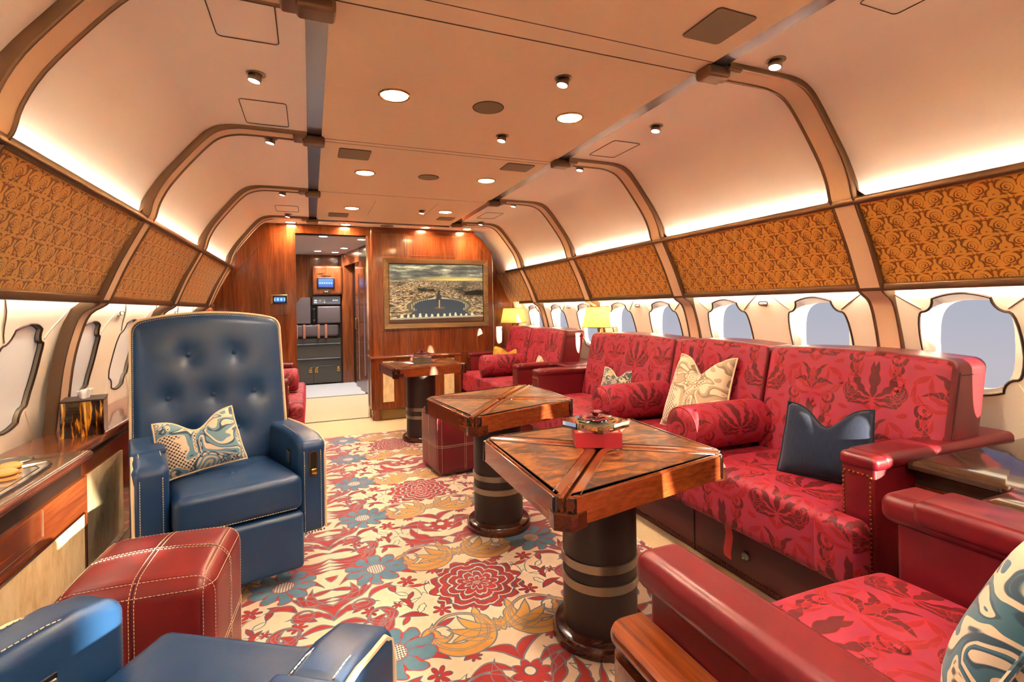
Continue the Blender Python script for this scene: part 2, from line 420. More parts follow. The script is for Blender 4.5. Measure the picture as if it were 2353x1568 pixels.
sc_l = [(.0, .05, 40, .20, .020, -.06, 3), (.0, .085, 30, .22, .020, -.07, 3), (.0, .12, 20, .20, .018, -.06), (.0, .15, 10, .17, .018, -.05), (.0, .25, 52, .13, .016, .03), (.0, .235, 24, .16, .018, .03, 3), (.0, .33, 62, .15, .017, -.04), (.0, .355, 40, .16, .018, -.04, 3), (.0, .38, 18, .15, .017, -.03), (.03, .47, 15, .16, .017, .04), (.0, .50, 78, .07, .012, .0), (.12, .33, 22, .11, .014, .03), (.10, .43, 50, .10, .013, .015), (.0, .20, -10, .11, .012, .02), (.14, .12, 70, .10, .016, .03), (.17, .17, 100, .07, .013, -.02), (.0, .44, -15, .09, .012, 0)]
acan, acan_e = g.both(g.crescent(bx, v2, (.155, .205), .050, (.146, .212), .036), g.crescent(bx, v2, (.10, .30), .036, (.094, .306), .025), *[g.leaf(bx, v2, *l) for l in sc_l])
bits = g.leaves(u, v2, [(.22, .14, 20, .09, .011, .01), (.10, .45, -30, .07, .010, 0), (.20, .44, 30, .09, .010, .01), (.30, .40, -25, .08, .010, 0), (.26, .20, 70, .08, .010, .01), (.34, .16, 10, .09, .011, .02), (.30, .33, 80, .06, .009, 0), (.17, .34, 10, .08, .010, -.01), (.14, .09, -20, .08, .010, 0), (.40, .30, -40, .07, .010, 0), (.05, .49, 20, .08, .010, 0), (.24, .30, -60, .05, .008, 0), (.20, .49, 60, .05, .008, 0), (.30, .12, 120, .05, .008, 0)])
fl1 = g.mn(g.flower(u, v2, .245, .385, .036, .7, 6)[0], g.len2(u, v2, .245, .385)-.006); fl2 = g.mn(g.flower(u, v2, .165, .150, .032, .7, 6, .5)[0], g.len2(u, v2, .165, .150)-.006); fl3 = g.flower(u, v2, .40, .24, .028, .7, 6)[0]; fl4 = g.flower(u, v2, .30, .245, .018, .7, 6)[0]; fl5 = g.flower(u, v2, .13, .42, .020, .7, 6)[0]
red = g.mx(med, bud, acan, bits, fl1, fl2, fl3, fl4, fl5)
inner = g.mn(g.mn(gold_e, bud_e), acan_e)
# flowers with two rows of overlapping petals
fdx, fdy = u-.345, vg+.01
tr_ = g.m('SQRT', g.mad(fdx, fdx, fdy*fdy)); tth = g.m('ARCTAN2', fdy, fdx)
pw = g.noise(g.comb(tth*.9, tr_*9., 4.), 2., 1.)
tp = g.abs(g.m('COSINE', g.mad(tth, 5., pw*2.6)))
tf = g.mad(tp, .030, .090)-tr_+(pw-.5)*.03
teal = g.mn(g.mn(tf, tr_-.037), g.mx((tp-.30)*.04, g.mn((tp-.12)*.04, .062-tr_)))
cen = .034-tr_
pale = g.leaves(u, v2, [(.21, .27, 55, .11, .012, .03), (.19, .27, 100, .09, .011, -.02), (.22, .25, 10, .09, .011, -.02, 3), (.26, .29, 40, .05, .009, 0), (.17, .25, 150, .06, .009, .01), (.215, .21, -60, .05, .012, 0, 2)])
shade = g.noise(p, 14., 3.)
cream = g.mix(g.noise(p, 40., 2.), lin((214, 186, 156)), lin((230, 206, 178)))
redc = g.mix(shade, lin((122, 14, 24)), lin((186, 38, 34))); tealc = g.mix(shade, lin((40, 88, 116)), lin((98, 146, 166))); goldc = g.mix(shade, lin((176, 116, 34)), lin((222, 172, 82)))
line = lin((52, 88, 112))
W = .0012
c = cream
un = g.mx(gold, red)
c = g.mix(g.st(g.mx(pale+.0035, un+.0042), W), c, line)
c = g.mix(g.st(pale, W), c, lin((206, 204, 172)))
c = g.mix(g.st(red, W), c, redc)
c = g.mix(g.st(gold, W), c, goldc)
c = g.mix(g.st(g.mn(.0016-inner, un+.002), W), c, g.mix(.2, line, lin((226, 200, 172))))
c = g.mix(g.st(g.mn(tf+.0045, tr_-.033), W), c, lin((172, 36, 36)))
c = g.mix(g.st(teal, W), c, tealc)
dots = g.m('SINE', (x+y)*330.)*g.m('SINE', (x-y)*330.)
c = g.mix(g.st(cen, W), c, g.mix(g.st(dots-.05, .1), lin((228, 208, 186)), lin((64, 74, 104))))
g.set(Base_Color=c, Roughness=.95, Sheen_Weight=.3); M['floral'] = g.mat

# crimson damask on UV metres
def damask(name, ground, dark, bright, edge, sc=1., rough=.62):
    g = G(name); uv = g.tc('UV'); wv = g.vadd(uv, g.noisec(uv, 14., 2.), .012); U, V, _ = g.sep(g.scale(wv, (sc, sc, sc)))
    P, Q = .27, .38
    col = g.m('FLOOR', U/P+.5); uu = g.abs(U-col*P); vv = g.m('FLOORED_MODULO', V+g.m('FLOORED_MODULO', col, 2.)*(Q/2), Q)
    dk, dke = g.both(g.crescent(uu, vv, (.095, .055), .034, (.088, .062), .022), g.crescent(uu, vv, (.085, .195), .030, (.08, .20), .020), .011-g.len2(uu, vv, .087, .060), .009-g.len2(uu, vv, .08, .20), *[g.leaf(uu, vv, *l) for l in [
        (.0, .025, 86, .16, .018, 0, 3), (.0, .03, 62, .15, .018, -.03, 4), (.0, .025, 38, .14, .018, -.035, 4), (.0, .02, 12, .125, .016, -.035, 4), (.01, .015, -22, .10, .014, .03, 3),
        (.0, .215, 18, .11, .013, .035, 3), (.03, .24, 68, .11, .013, .03, 3), (.06, .12, 60, .07, .010, -.02, 2), (.115, .02, 80, .06, .009, .01)]])
    br, bre = g.both(*[g.leaf(uu, vv, *l) for l in [(.0, .215, 90, .11, .026, 0, 3), (.0, .22, 58, .13, .016, -.03, 3), (.0, .205, 28, .13, .014, -.03, 3), (.118, .10, 100, .13, .012, .03, 3), (.122, .12, 140, .09, .012, .03), (.112, .31, -110, .11, .012, .03, 2), (.07, .33, -30, .07, .012, 0), (.125, .24, 60, .06, .010, 0), (.0, .345, 40, .07, .012, .01), (.09, .355, 10, .06, .010, 0)]])
    f = g.mx(dk, br); W = .0009
    net = g.m('SINE', (uu+vv)*700.)*g.m('SINE', (uu-vv)*700.)
    sh = g.noise(uv, 20., 2.)
    c = g.mix(g.st(f+.0024, W), lin(ground), lin(edge))
    c = g.mix(g.st(br, W), c, lin(bright)); c = g.mix(g.st(g.mn(br, .016-g.len2(uu, vv, .0, .27)), W), c, g.mix(g.st(net, .2), lin(dark), lin(edge)))
    c = g.mix(g.st(dk, W), c, g.mix(sh, lin(dark), lin(tuple(a*.7+b*.3 for a, b in zip(dark, bright)))))
    c = g.mix(g.st(g.mn(.0010-g.mn(dke, bre), f+.001), W), c, lin(edge))
    g.set(Base_Color=c, Roughness=rough, Sheen_Weight=.5, Sheen_Roughness=.4, Sheen_Tint=lin(edge))
    return g.mat
M['damask'] = damask('crimson_damask', (150, 38, 64), (78, 4, 13), (140, 14, 28), (164, 28, 44), 1.12)
M['damask_s'] = damask('crimson_damask_small', (150, 34, 54), (76, 4, 12), (146, 14, 28), (176, 30, 42), 1.4)
# golden scroll wall cloth
def scrollcloth(name, ground, ink, sc):
    g = G(name); uv = g.tc('UV'); wv = g.vadd(uv, g.noisec(uv, 20., 2.), .010); U, V, _ = g.sep(g.scale(wv, (sc,)*3))
    P = .062
    row = g.m('FLOOR', V/P); alt = g.m('FLOORED_MODULO', row, 2.)
    u0 = U+row*.023; colm = g.m('FLOOR', u0/P); fl = g.m('FLOORED_MODULO', colm+row, 2.)
    uu = g.m('FLOORED_MODULO', u0, P); uu = uu+fl*(P-uu*2.); vv = g.m('FLOORED_MODULO', V, P)
    dx, dy = uu-.026, vv-.030
    r = g.m('SQRT', g.mad(dx, dx, dy*dy)); th = g.m('ARCTAN2', dy, dx)
    fr = g.m('FRACT', r/.0088-th*(1/(2*pi)))
    sp = g.mn(g.mad(g.m('COSINE', th+.6), .12, .17)-g.abs(fr-.5), (.0195-r)*60.)*.008
    lv = g.leaves(uu, vv, [(.046, .004, 72, .032, .0038, .008), (.052, .026, 112, .028, .0036, -.007), (.003, .050, 22, .030, .0036, .006), (.032, .055, -25, .028, .0036, .006), (.050, .044, 40, .02, .0032, .004), (.004, .006, 30, .026, .0034, -.006), (.028, .004, 8, .022, .0030, .005), (.056, .056, 100, .014, .0028, 0), (.002, .030, 80, .022, .003, .005), (.058, .012, 10, .012, .0026, 0), (.014, .057, 60, .012, .0024, 0)])
    f = g.st(g.mx(sp, lv), .0006)
    g.set(Base_Color=g.mix(f, lin(ground), lin(ink)), Roughness=g.mad(f, .15, .36), Metallic=.35, Sheen_Weight=.2)
    return g.mat
M['gold'] = scrollcloth('golden_scroll_cloth', (226, 166, 74), (136, 84, 26), 1.)
# cushions
def paisley(name, cols, sc=1.):
    g = G(name); uv = g.scale(g.tc('UV'), (sc, sc, sc)); wv = g.vadd(uv, g.noisec(uv, 7., 1.), .16); x, y, _ = g.sep(wv)
    a = g.noise(wv, 9., 1., .4, 1.4); b = g.m('FRACT', a*7.)
    X, Y, _ = g.sep(uv)
    px, py = g.m('FLOORED_MODULO', x, .16)-.08, g.m('FLOORED_MODULO', y, .2)-.1
    med, r, p, th = g.flower(px, py, 0, 0, .05, .25, 8)
    ring = g.st(g.m('SINE', r*420.), .5)
    dots = g.st(g.m('SINE', X*420.)*g.m('SINE', Y*420.)-.1, .2)
    c = g.mix(g.st(b-.52, .04), lin(cols[0]), lin(cols[1])); c = g.mix(g.st(.10-g.abs(b-.52), .03), c, lin(cols[2]))
    c = g.mix(g.st(a-.60, .01), c, g.mix(dots, lin(cols[0]), lin(cols[3])))
    c = g.mix(g.st(med, .002), c, g.mix(ring, lin(cols[0]), lin(cols[1]))); c = g.mix(g.st(.003-g.abs(med), .001), c, lin(cols[2]))
    g.set(Base_Color=c, Roughness=.8, Sheen_Weight=.3); return g.mat
M['pais_blue'] = paisley('blue_paisley', ((222, 202, 176), (112, 150, 166), (52, 80, 100), (70, 52, 44)))
M['pais_teal'] = paisley('teal_paisley', ((216, 198, 172), (58, 106, 124), (36, 72, 92), (84, 76, 70)), .8)
M['pais_cream'] = paisley('cream_paisley', ((216, 200, 172), (176, 156, 126), (140, 122, 98), (120, 104, 86)), .8)
M['pais_dark'] = paisley('dark_paisley', ((206, 188, 150), (84, 100, 112), (50, 62, 74), (96, 84, 50)), 1.6)
M['yellow'] = damask('mustard_damask', (196, 150, 26), (176, 126, 14), (206, 164, 40), (150, 104, 10), 2.2, .7)
g = G('navy_weave'); uv = g.tc('UV'); a = g.noise(g.scale(uv, (400, 30, 1)), 1., 2.); g.set(Base_Color=g.mix(a, lin((20, 25, 42)), lin((44, 52, 72))), Roughness=.9, Sheen_Weight=.15, Specular_IOR_Level=.15); M['navy'] = g.mat

# city view on the screen (object space metres, 1.05 x .56)
g = G('screen_city_view'); X, Y, Z = g.sep(g.tc()); x = X/1.0; z = Z/.56       # -0.5..0.5
sky = g.noise(g.comb(X*2.2, Z*12., 3.), 2.4, 5., .6); hz = .235
skc = g.ramp(sky, [(.34, lin((66, 64, 58))), (.52, lin((112, 108, 92))), (.61, lin((176, 164, 126))), (.70, lin((246, 226, 170)))])
glow = g.mad_clamp(g.len2(x*.6, z*4., .12, .98), -3.2, 1.); skc = g.mix(glow, skc, lin((255, 214, 110)))
dep = g.m('DIVIDE', .10, g.mx(hz+.02-z, .012)); cx, cy = x*dep*22., dep*30.
cc = g.comb(cx, cy, 0.)
cell = g.n('ShaderNodeTexVoronoi'); g.put(cell.inputs['Vector'], g.comb(x*46./g.mx(g.abs(z-hz)*1.8+.35, .2), z*70./g.mx(g.abs(z-hz)*.9+.5, .3), 0.)); cell.inputs['Scale'].default_value = 1.
cr_, _, _ = g.sep(S(g, cell.outputs['Color'])); big = g.noise(g.comb(x*5., z*8., 1.), 1., 3.)
city = g.ramp(cr_, [(.05, lin((58, 44, 32))), (.4, lin((128, 92, 60))), (.65, lin((184, 138, 84))), (.9, lin((226, 196, 146)))])
city = g.mix(g.mad_clamp(big, -6., 2.9), city, lin((36, 38, 26))); city = g.mix(g.mad_clamp(x*1.2+z, 1.4, .2), city, g.mix(.5, city, lin((96, 84, 70))))
el = lambda rx, rz, x0, z0: g.len2((x-x0)*(1./rx), (z-z0)*(1./rz), 0., 0.)
sq = el(.27, .135, .02, -.235); inner = g.st(1.-sq, .02); ringo = g.st(g.mn(1.26-sq, g.mn(sq-1., (g.abs(x-.02)-.12)*3.)), .01)
colm = g.st(g.m('SINE', x*300.), .5)
c = g.mix(g.st(z-hz, .003), city, skc)
trees = g.mn(g.mn(.03-g.abs(z-.06), .09-g.abs(x+.12)), .5); trees2 = g.mn(.05-g.abs(z-.0), .13-g.abs(x-.40))
c = g.mix(g.st(g.mx(trees, trees2)+(big-.5)*.12, .02), c, lin((24, 28, 18)))
road = g.st(g.mn(.010+(.06-z)*.09-g.abs(x-.01), g.mn(.06-z, z+.16)), .003)
blk = g.st(g.mn(.030-g.abs(z+.085+g.abs(x-.01)*.42), g.mn(g.abs(x-.01)-.032, .19-g.abs(x-.01))), .003)
c = g.mix(blk, c, g.mix(g.st(z+.078+g.abs(x-.01)*.42, .004), g.mix(g.st(g.m('SINE', x*420.), .6), lin((150, 124, 80)), lin((214, 186, 130))), lin((206, 190, 156))))
c = g.mix(ringo, c, g.mix(g.st(1.12-sq, .02), lin((104, 90, 62)), g.mix(colm, lin((64, 56, 48)), lin((206, 184, 142)))))
plaza = g.st(g.mn(g.mn(.06+(-.10-z)*.9-g.abs(x-.02), -.105-z), z+.44), .004)
pc = g.mix(g.noise(g.comb(x*90., z*90., 0.), 1., 2.), lin((34, 42, 48)), lin((74, 84, 90)))
c = g.mix(g.mx(inner, plaza), c, pc); c = g.mix(road, c, lin((58, 58, 58)))
base = g.st(1.-el(.055, .026, .02, -.265), .1); c = g.mix(base, c, lin((112, 86, 56)))
ob = g.st(g.mn(.0055-g.abs(x-.015), g.mn(z+.265, -.12-z)), .002); c = g.mix(ob, c, lin((220, 158, 98)))
sx_ = g.m('FLOORED_MODULO', x+g.noise(g.comb(x*5., 0., 0.), 1., 1.)*.06, .062)-.03; rs = g.noise(g.comb(x*9., 3., 0.), 1., 0.)
stat = g.st(g.mn(g.mad(z, -.13, -.0445)+g.noise(g.comb(x*70., z*70., 0.), 1., 1.)*.008-g.abs(sx_), g.mn(g.mad(rs, .07, -.405)-z, .42-g.abs(x))), .003); c = g.mix(stat, c, lin((232, 214, 164)))
ledge = g.st(g.mn(-.425-x*-.03-z, z+.455-x*.03), .004); c = g.mix(ledge, c, lin((176, 160, 130))); c = g.mix(g.st(-.455+x*.03-z, .004), c, lin((84, 44, 30)))
g.set(Base_Color=(0.01, .01, .01, 1), Roughness=.15, Emission_Color=c, Emission_Strength=.42); M['tv'] = g.mat
# little blue touch screens
def bluescreen(name, n):
    g = G(name); X, Y, Z = g.sep(g.tc()); f = g.st(g.mn(.009-g.abs(g.m('FLOORED_MODULO', X, .03)-.015), .012-g.abs(Z)), .001)
    c = g.mix(g.mad_clamp(Z, 8., .5), lin((20, 60, 150)), lin((70, 140, 230))); c = g.mix(f, c, lin((170, 210, 250)))
    g.set(Base_Color=(0.01, .01, .02, 1), Emission_Color=c, Emission_Strength=.5); return g.mat
M['scr'] = bluescreen('blue_screen', 3)
# ---------------------------------------------------------------- the cabin shell
Y0, Y1 = -4.3, 5.10
CX = .675
def interp(tab, z):
    for (z0, a), (z1, b) in zip(tab, tab[1:]):
        if z <= z1: return a+(b-a)*max(0, min(1, (z-z0)/(z1-z0)))
    return tab[-1][1]
# outer faces of the window panels: z -> distance from the cabin axis
WR = [(0, 1.615), (.45, 1.635), (.60, 1.63), (.85, 1.605), (.98, 1.57), (1.06, 1.545), (1.17, 1.53)]
WLF = [(0, 1.68), (.45, 1.69), (.60, 1.68), (.75, 1.665), (.90, 1.63), (1.0, 1.60), (1.06, 1.57), (1.17, 1.54)]
def wx(side, z): return CX+interp(WR, z) if side > 0 else CX-interp(WLF, z)
def sm(pts, n=4):       # Catmull-Rom through profile points
    out = []
    for i in range(len(pts)-1):
        p0, p1, p2, p3 = pts[max(i-1, 0)], pts[i], pts[i+1], pts[min(i+2, len(pts)-1)]
        for k in range(n):
            t = k/n
            out.append(tuple(.5*(2*b+(c-a)*t+(2*a-5*b+4*c-d)*t*t+(3*b-a-3*c+d)*t**3) for a, b, c, d in zip(p0, p1, p2, p3)))
    return out+[pts[-1]]
GOLD = sm([(1.482, 1.125), (1.412, 1.285), (1.325, 1.445)], 4)
UPPER = sm([(1.372, 1.40), (1.335, 1.50), (1.275, 1.612), (1.195, 1.72), (1.125, 1.808), (1.075, 1.857), (1.01, 1.883), (.90, 1.888), (.675, 1.888)], 4)
RIBP = sm([(1.635, .0), (1.635, .45), (1.62, .62), (1.598, .83), (1.568, .97), (1.535, 1.055), (1.478, 1.095), (1.455, 1.14), (1.40, 1.275), (1.318, 1.44), (1.30, 1.475), (1.284, 1.535), (1.243, 1.618), (1.165, 1.725), (1.095, 1.81), (1.045, 1.852), (.98, 1.873), (.90, 1.878), (.68, 1.876)], 3)
SX = lambda side, d: CX+side*d
RIBS = {1: [-3.2, -2.08, -.95, .20, 1.365, 2.525, 3.635, 4.69], -1: [-3.1, -1.98, -.85, .295, 1.435, 2.565, 3.72, 4.835]}
WINS = {1: [-2.725, -2.18, -1.635, -1.09, -.545, 0, .55, 1.095, 1.68, 2.23, 2.80, 3.305, 3.845, 4.38, 4.93], -1: [-2.70, -2.15, -1.6, -1.05, -.50, .05, .60, 1.16, 1.73, 2.28, 2.83, 3.38, 3.93, 4.48, 4.95]}
WZ = {1: .89, -1: .83}
HW, HH = .155, .19
def outline(n=5):
    q = []
    w_, h_ = HW, HH
    top = [(w_*.58*t, h_*(1-.10*t*t)) for t in [i/n for i in range(n+1)]]
    notch = [(w_*(.58+.28*(1-cos(a))), h_*(.90-.27*sin(a))) for a in [pi/2*i/n for i in range(1, n+1)]]
    side = [(w_*(.86+.14*sin(pi/2*i/n)), h_*(.63*cos(pi/2*i/n))) for i in range(1, n+1)]
    side[0:0] = [(w_*.90, h_*.60)]
    qd = top+notch+side
    pts = qd+[(a, -b) for a, b in reversed(qd[:-1])]
    return pts+[(-a, b) for a, b in reversed(pts[1:-1])]
OUT = outline()
def window_panel(mb, side, ya, yb, yc, zc, z0, z1):
    P = OUT; N = len(P)
    def rectpt(a, b):
        L = yb-yc if a > 0 else yc-ya; Hh = z1-zc if b > 0 else zc-z0
        k = min(L/abs(a) if abs(a) > 1e-9 else 1e9, Hh/abs(b) if abs(b) > 1e-9 else 1e9)
        return a*k, b*k
    R = [rectpt(a*1.0, b*.95) for a, b in P]
    # put the rectangle corners on the nearest samples
    for (sy, sz) in ((1, 1), (1, -1), (-1, 1), (-1, -1)):
        c = ((yb-yc) if sy > 0 else (ya-yc), (z1-zc) if sz > 0 else (z0-zc))
        i = min(range(N), key=lambda i: (R[i][0]-c[0])**2+(R[i][1]-c[1])**2); R[i] = c
    K = 5; vs = []; fs = []
    for k in range(K+1):
        t = k/K
        for i in range(N):
            a = P[i][0]*(1-t)+R[i][0]*t; b = P[i][1]*(1-t)+R[i][1]*t
            z = zc+b; vs.append((wx(side, z), yc+a, z))
    for k in range(K):
        for i in range(N): fs.append((k*N+i, k*N+(i+1) % N, (k+1)*N+(i+1) % N, (k+1)*N+i))
    mb.add(vs, fs)
wn_no = 0
for side, nm in ((1, 'right'), (-1, 'left')):
    W = WINS[side]; mb = MB(); Zb, Zt = .50, 1.17
    ed = [Y0]+[(a+b)/2 for a, b in zip(W, W[1:])]+[5.62 if side > 0 else Y1]
    for i, yc in enumerate(W): window_panel(mb, side, ed[i], ed[i+1], yc, WZ[side], Zb, Zt)
    mb.grid(lambda u, v: (wx(side, Zb*v), Y0+(ed[-1]-Y0)*u, Zb*v), 8, 4)
    wall = mb.build('wall_'+nm, M['cream_wall'], kind='structure', recalc=False)
    # piped seams running from the window corners
    sb = MB()
    for i, yc in enumerate(W):
        for sy in (-1, 1):
            ye = ed[i+1] if sy > 0 else ed[i]
            ye = yc+sy*min(abs(ye-yc)*.93, .30)
            for (za, zb) in ((.135, 1.12-WZ[side]), (-.135, .52-WZ[side])):
                pts = []
                for k in range(7):
                    t = k/6; z = WZ[side]+za+(zb-za)*t; pts.append((wx(side, z)-side*.0005, yc+sy*(HW*.86)+(ye-yc-sy*HW*.86)*t, z))
                sb.tube(pts, .0022, 5)
    sb.build('panel_seam', M['seam_lt'], wall)
    ds = MB()
    for i, yc in enumerate(W):
        for sy in (-1, 1):
            ye = ed[i+1] if sy > 0 else ed[i]; ye = yc+sy*min(abs(ye-yc)*.93, .30)
            pts = []
            for k in range(7):
                t = k/6; z = WZ[side]+.135+(1.12-WZ[side]-.135)*t; pts.append((wx(side, z)-side*.0006, yc+sy*(HW*.86)+(ye-yc-sy*HW*.86)*t, z-.004))
            ds.tube(pts, .0014, 4)
    ds.build('seam_shadow_gap', M['seam'], wall)
    # windows
    for i, yc in enumerate(W):
        wn_no += 1; zc = WZ[side]
        P = [(wx(side, zc+b), yc+a, zc+b) for a, b in OUT]
        fr = MB().tube([(p[0]-side*.001, p[1], p[2]) for p in P], .0048 if side > 0 else .0038, 6, closed=True)
        frame = fr.build('window_%d' % wn_no, M['bronze_dk'], kind='structure')
        N = len(P)
        if side > 0:
            inn = []
            for a, b in OUT:
                t = atan2(b/HH, a/HW); cx_, cz_ = abs(cos(t))**.62*(1 if cos(t) > 0 else -1), abs(sin(t))**.62*(1 if sin(t) > 0 else -1)
                inn.append((.120*cx_, .165*cz_))
            rv = MB(); vs = []
            for k, (dx, t) in enumerate(((0, 0), (.014, .03), (.016, .03), (.030, .97), (.032, 1.0), (.042, 1.04), (.044, 1.0), (.060, 1.0))):
                for j in range(N):
                    a = OUT[j][0]*(1-t)+inn[j][0]*t; b = OUT[j][1]*(1-t)+inn[j][1]*t; z = zc+b
                    xx = wx(side, z)*(1-min(1, t))+(wx(side, zc)-.012*0)*min(1, t)
                    vs.append((xx+side*dx, yc+a, z))
            fs = [(k*N+j, k*N+(j+1) % N, (k+1)*N+(j+1) % N, (k+1)*N+j) for k in range(7) for j in range(N)]
            rv.add(vs, fs); rv.build('reveal', M['white'], frame, recalc=False)
            pm = MB().add([(wx(side, zc)+.056, yc+a*1.02, zc+b*1.02) for a, b in inn], [tuple(range(N))])
            pm.build('pane', M['glass'], frame, smooth=False)
        else:
            rv = MB(); vs = []
            for k, (dx, s_) in enumerate(((0, 1.0), (.014, .995), (.016, .975))):
                for a, b in OUT:
                    z = zc+b*s_; vs.append((wx(side, zc+b)+side*dx, yc+a*s_, z))
            rv.add(vs, [(k*N+j, k*N+(j+1) % N, (k+1)*N+(j+1) % N, (k+1)*N+j) for k in range(2) for j in range(N)])
            rv.build('reveal', M['steel'], frame, recalc=False)
            pm = MB(); vs = []
            rad = 6
            for k in range(rad+1):
                t = k/rad
                for a, b in OUT:
                    z = zc+b*t; vs.append((wx(side, z)+side*.0158, yc+a*t, z))
            pm.add(vs, [(k*N+j, k*N+(j+1) % N, (k+1)*N+(j+1) % N, (k+1)*N+j) for k in range(1, rad) for j in range(N)]+[(0, N+(j+1) % N, N+j) for j in range(N)])
            pm.build('pane', M['frost'], frame, recalc=False)
    # upper side panel
    up = MB().grid(lambda u, v: (SX(side, UPPER[int(round(v*(len(UPPER)-1)))][0]), Y0+(5.5-Y0 if side > 0 else Y1-Y0)*u, UPPER[int(round(v*(len(UPPER)-1)))][1]), 14, len(UPPER)-1)
    upper = up.build('wall_%s_upper' % nm, M['white'], kind='structure', recalc=False)
    ap = MB()
    for (ya, yb) in ({1: [(.60, .93), (2.14, 2.39), (4.11, 4.39)], -1: [(1.30, 1.725), (2.205, 2.478), (4.32, 4.575)]}[side]):
        xa, xb = (1.43, 1.59) if side > 0 else (-.25, -.08)
        ap.tube([(p[0], p[1], 1.8865) for p in rrect(xa, ya, xb, yb, .014)], .0016, 4, closed=True)
    ap.build('access_panel_gap', M['seam'], upper)
    # rails above and below the cloth panels
    yend = 5.12 if side > 0 else Y1
    for (d, z, hw_, hh_) in ((1.322, 1.452, .016, .014), (1.480, 1.113, .013, .016)):
        MB().rbox((SX(side, d)-hw_, Y0, z-hh_), (SX(side, d)+hw_, yend, z+hh_), .008, 2, 9).build('trim_rail_'+nm, M['bronze'], kind='structure')
    # hidden strip lights behind the rails
    cv = MB().box((SX(side, 1.346)-.006, Y0, 1.430), (SX(side, 1.346)+.006, yend, 1.434)).build('cove_light', M['cove'])
    tag(cv, 'warm strip light glowing along the top of the gold panels on the %s wall' % nm, 'light')
    cv = MB().box((SX(side, 1.502)-.006, Y0, 1.118), (SX(side, 1.502)+.006, yend, 1.122)).build('cove_light', M['cove_low'])
    tag(cv, 'warm strip light tucked under the gold panels along the %s windows' % nm, 'light')
    # cloth panels between the ribs
    rb = RIBS[side]; nms = ['rearmost', 'second from the rear', 'behind the viewer', 'nearest the camera', 'second from the camera', 'third from the camera', 'fourth from the camera', 'farthest, beside the wooden bulkhead']
    for i in range(len(rb)):
        ya = rb[i]+.05; yb = (rb[i+1]-.05) if i+1 < len(rb) else (5.45 if side > 0 else Y1)
        pan = MB(); L = len(GOLD)
        pan.grid(lambda u, v: (SX(side, GOLD[int(round(v*(L-1)))][0]), ya+(yb-ya)*u, GOLD[int(round(v*(L-1)))][1]), 6, L-1)
        pan.grid(lambda u, v: (SX(side, GOLD[int(round(v*(L-1)))][0]+.02), ya+(yb-ya)*u, GOLD[int(round(v*(L-1)))][1]), 1, L-1, mi=0)
        po = pan.build('wall_panel', M['gold'], recalc=False, uvf=lambda c: (c.y, c.z*1.12))
        tag(po, 'curved gold scroll-patterned wall panel on the %s wall, %s' % (nm, nms[i]), 'wall panel')
    # ribs
    for i, yr in enumerate(rb):
        R = [(SX(side, d), z) for d, z in RIBP]; n = len(R); band = MB()
        nr = []
        for k in range(n):
            a = Vector(R[max(k-1, 0)]); b = Vector(R[min(k+1, n-1)]); t = (b-a).normalized(); nn = Vector((t.y*side, -t.x*side))
            nr.append(nn)
        hw_ = .040
        vs = []
        for k in range(n):
            for dy, dp in ((-hw_, .03), (-hw_, 0), (hw_, 0), (hw_, .03)): vs.append((R[k][0]+nr[k].x*dp, yr+dy, R[k][1]+nr[k].y*dp))
        band.add(vs, [(k*4+j, k*4+j+1, (k+1)*4+j+1, (k+1)*4+j) for k in range(n-1) for j in range(3)])
        ro = band.build('trim_rib_'+nm, M['rib'], kind='structure', recalc=False)
        for dy in (-hw_-.006, hw_+.006):
            ed_ = MB(); vs = []
            for k in range(n):
                for (ey, dp) in ((-.006, .035), (-.006, -.002), (-.003, -.006), (.003, -.006), (.006, -.002), (.006, .035)): vs.append((R[k][0]+nr[k].x*dp, yr+dy+ey, R[k][1]+nr[k].y*dp))
            ed_.add(vs, [(k*6+j, k*6+j+1, (k+1)*6+j+1, (k+1)*6+j) for k in range(n-1) for j in range(5)])
            ed_.build('edge_strip', M['bronze'], ro, recalc=False)
        # bracket spanning the polished channel and the flared foot at the gold rail
        xe = SX(side, .60)
        br = MB().rbox((min(xe, SX(side, .70)), yr-.036, 1.842), (max(xe, SX(side, .70)), yr+.036, 1.882), .012, 3, .05)
        br.rbox((min(SX(side, .68), SX(side, .74)), yr-.050, 1.860), (max(SX(side, .68), SX(side, .74)), yr+.050, 1.884), .010, 3, .05)
        br.build('bracket', M['bronze'], ro)
        ft = MB()
        for dy in (-1, 1):
            ft.add([(SX(side, 1.306), yr+dy*.05, 1.53), (SX(side, 1.33), yr+dy*.05, 1.46), (SX(side, 1.33), yr+dy*.085, 1.462), (SX(side, 1.318), yr+dy*.056, 1.49)], [(0, 1, 2, 3)])
            ft.add([(SX(side, 1.335), yr+dy*.05, 1.53), (SX(side, 1.36), yr+dy*.05, 1.46), (SX(side, 1.36), yr+dy*.085, 1.462), (SX(side, 1.345), yr+dy*.056, 1.49)], [(3, 2, 1, 0)])
        ft.build('flared_foot', M['brass_old'], ro, recalc=False, smooth=False)
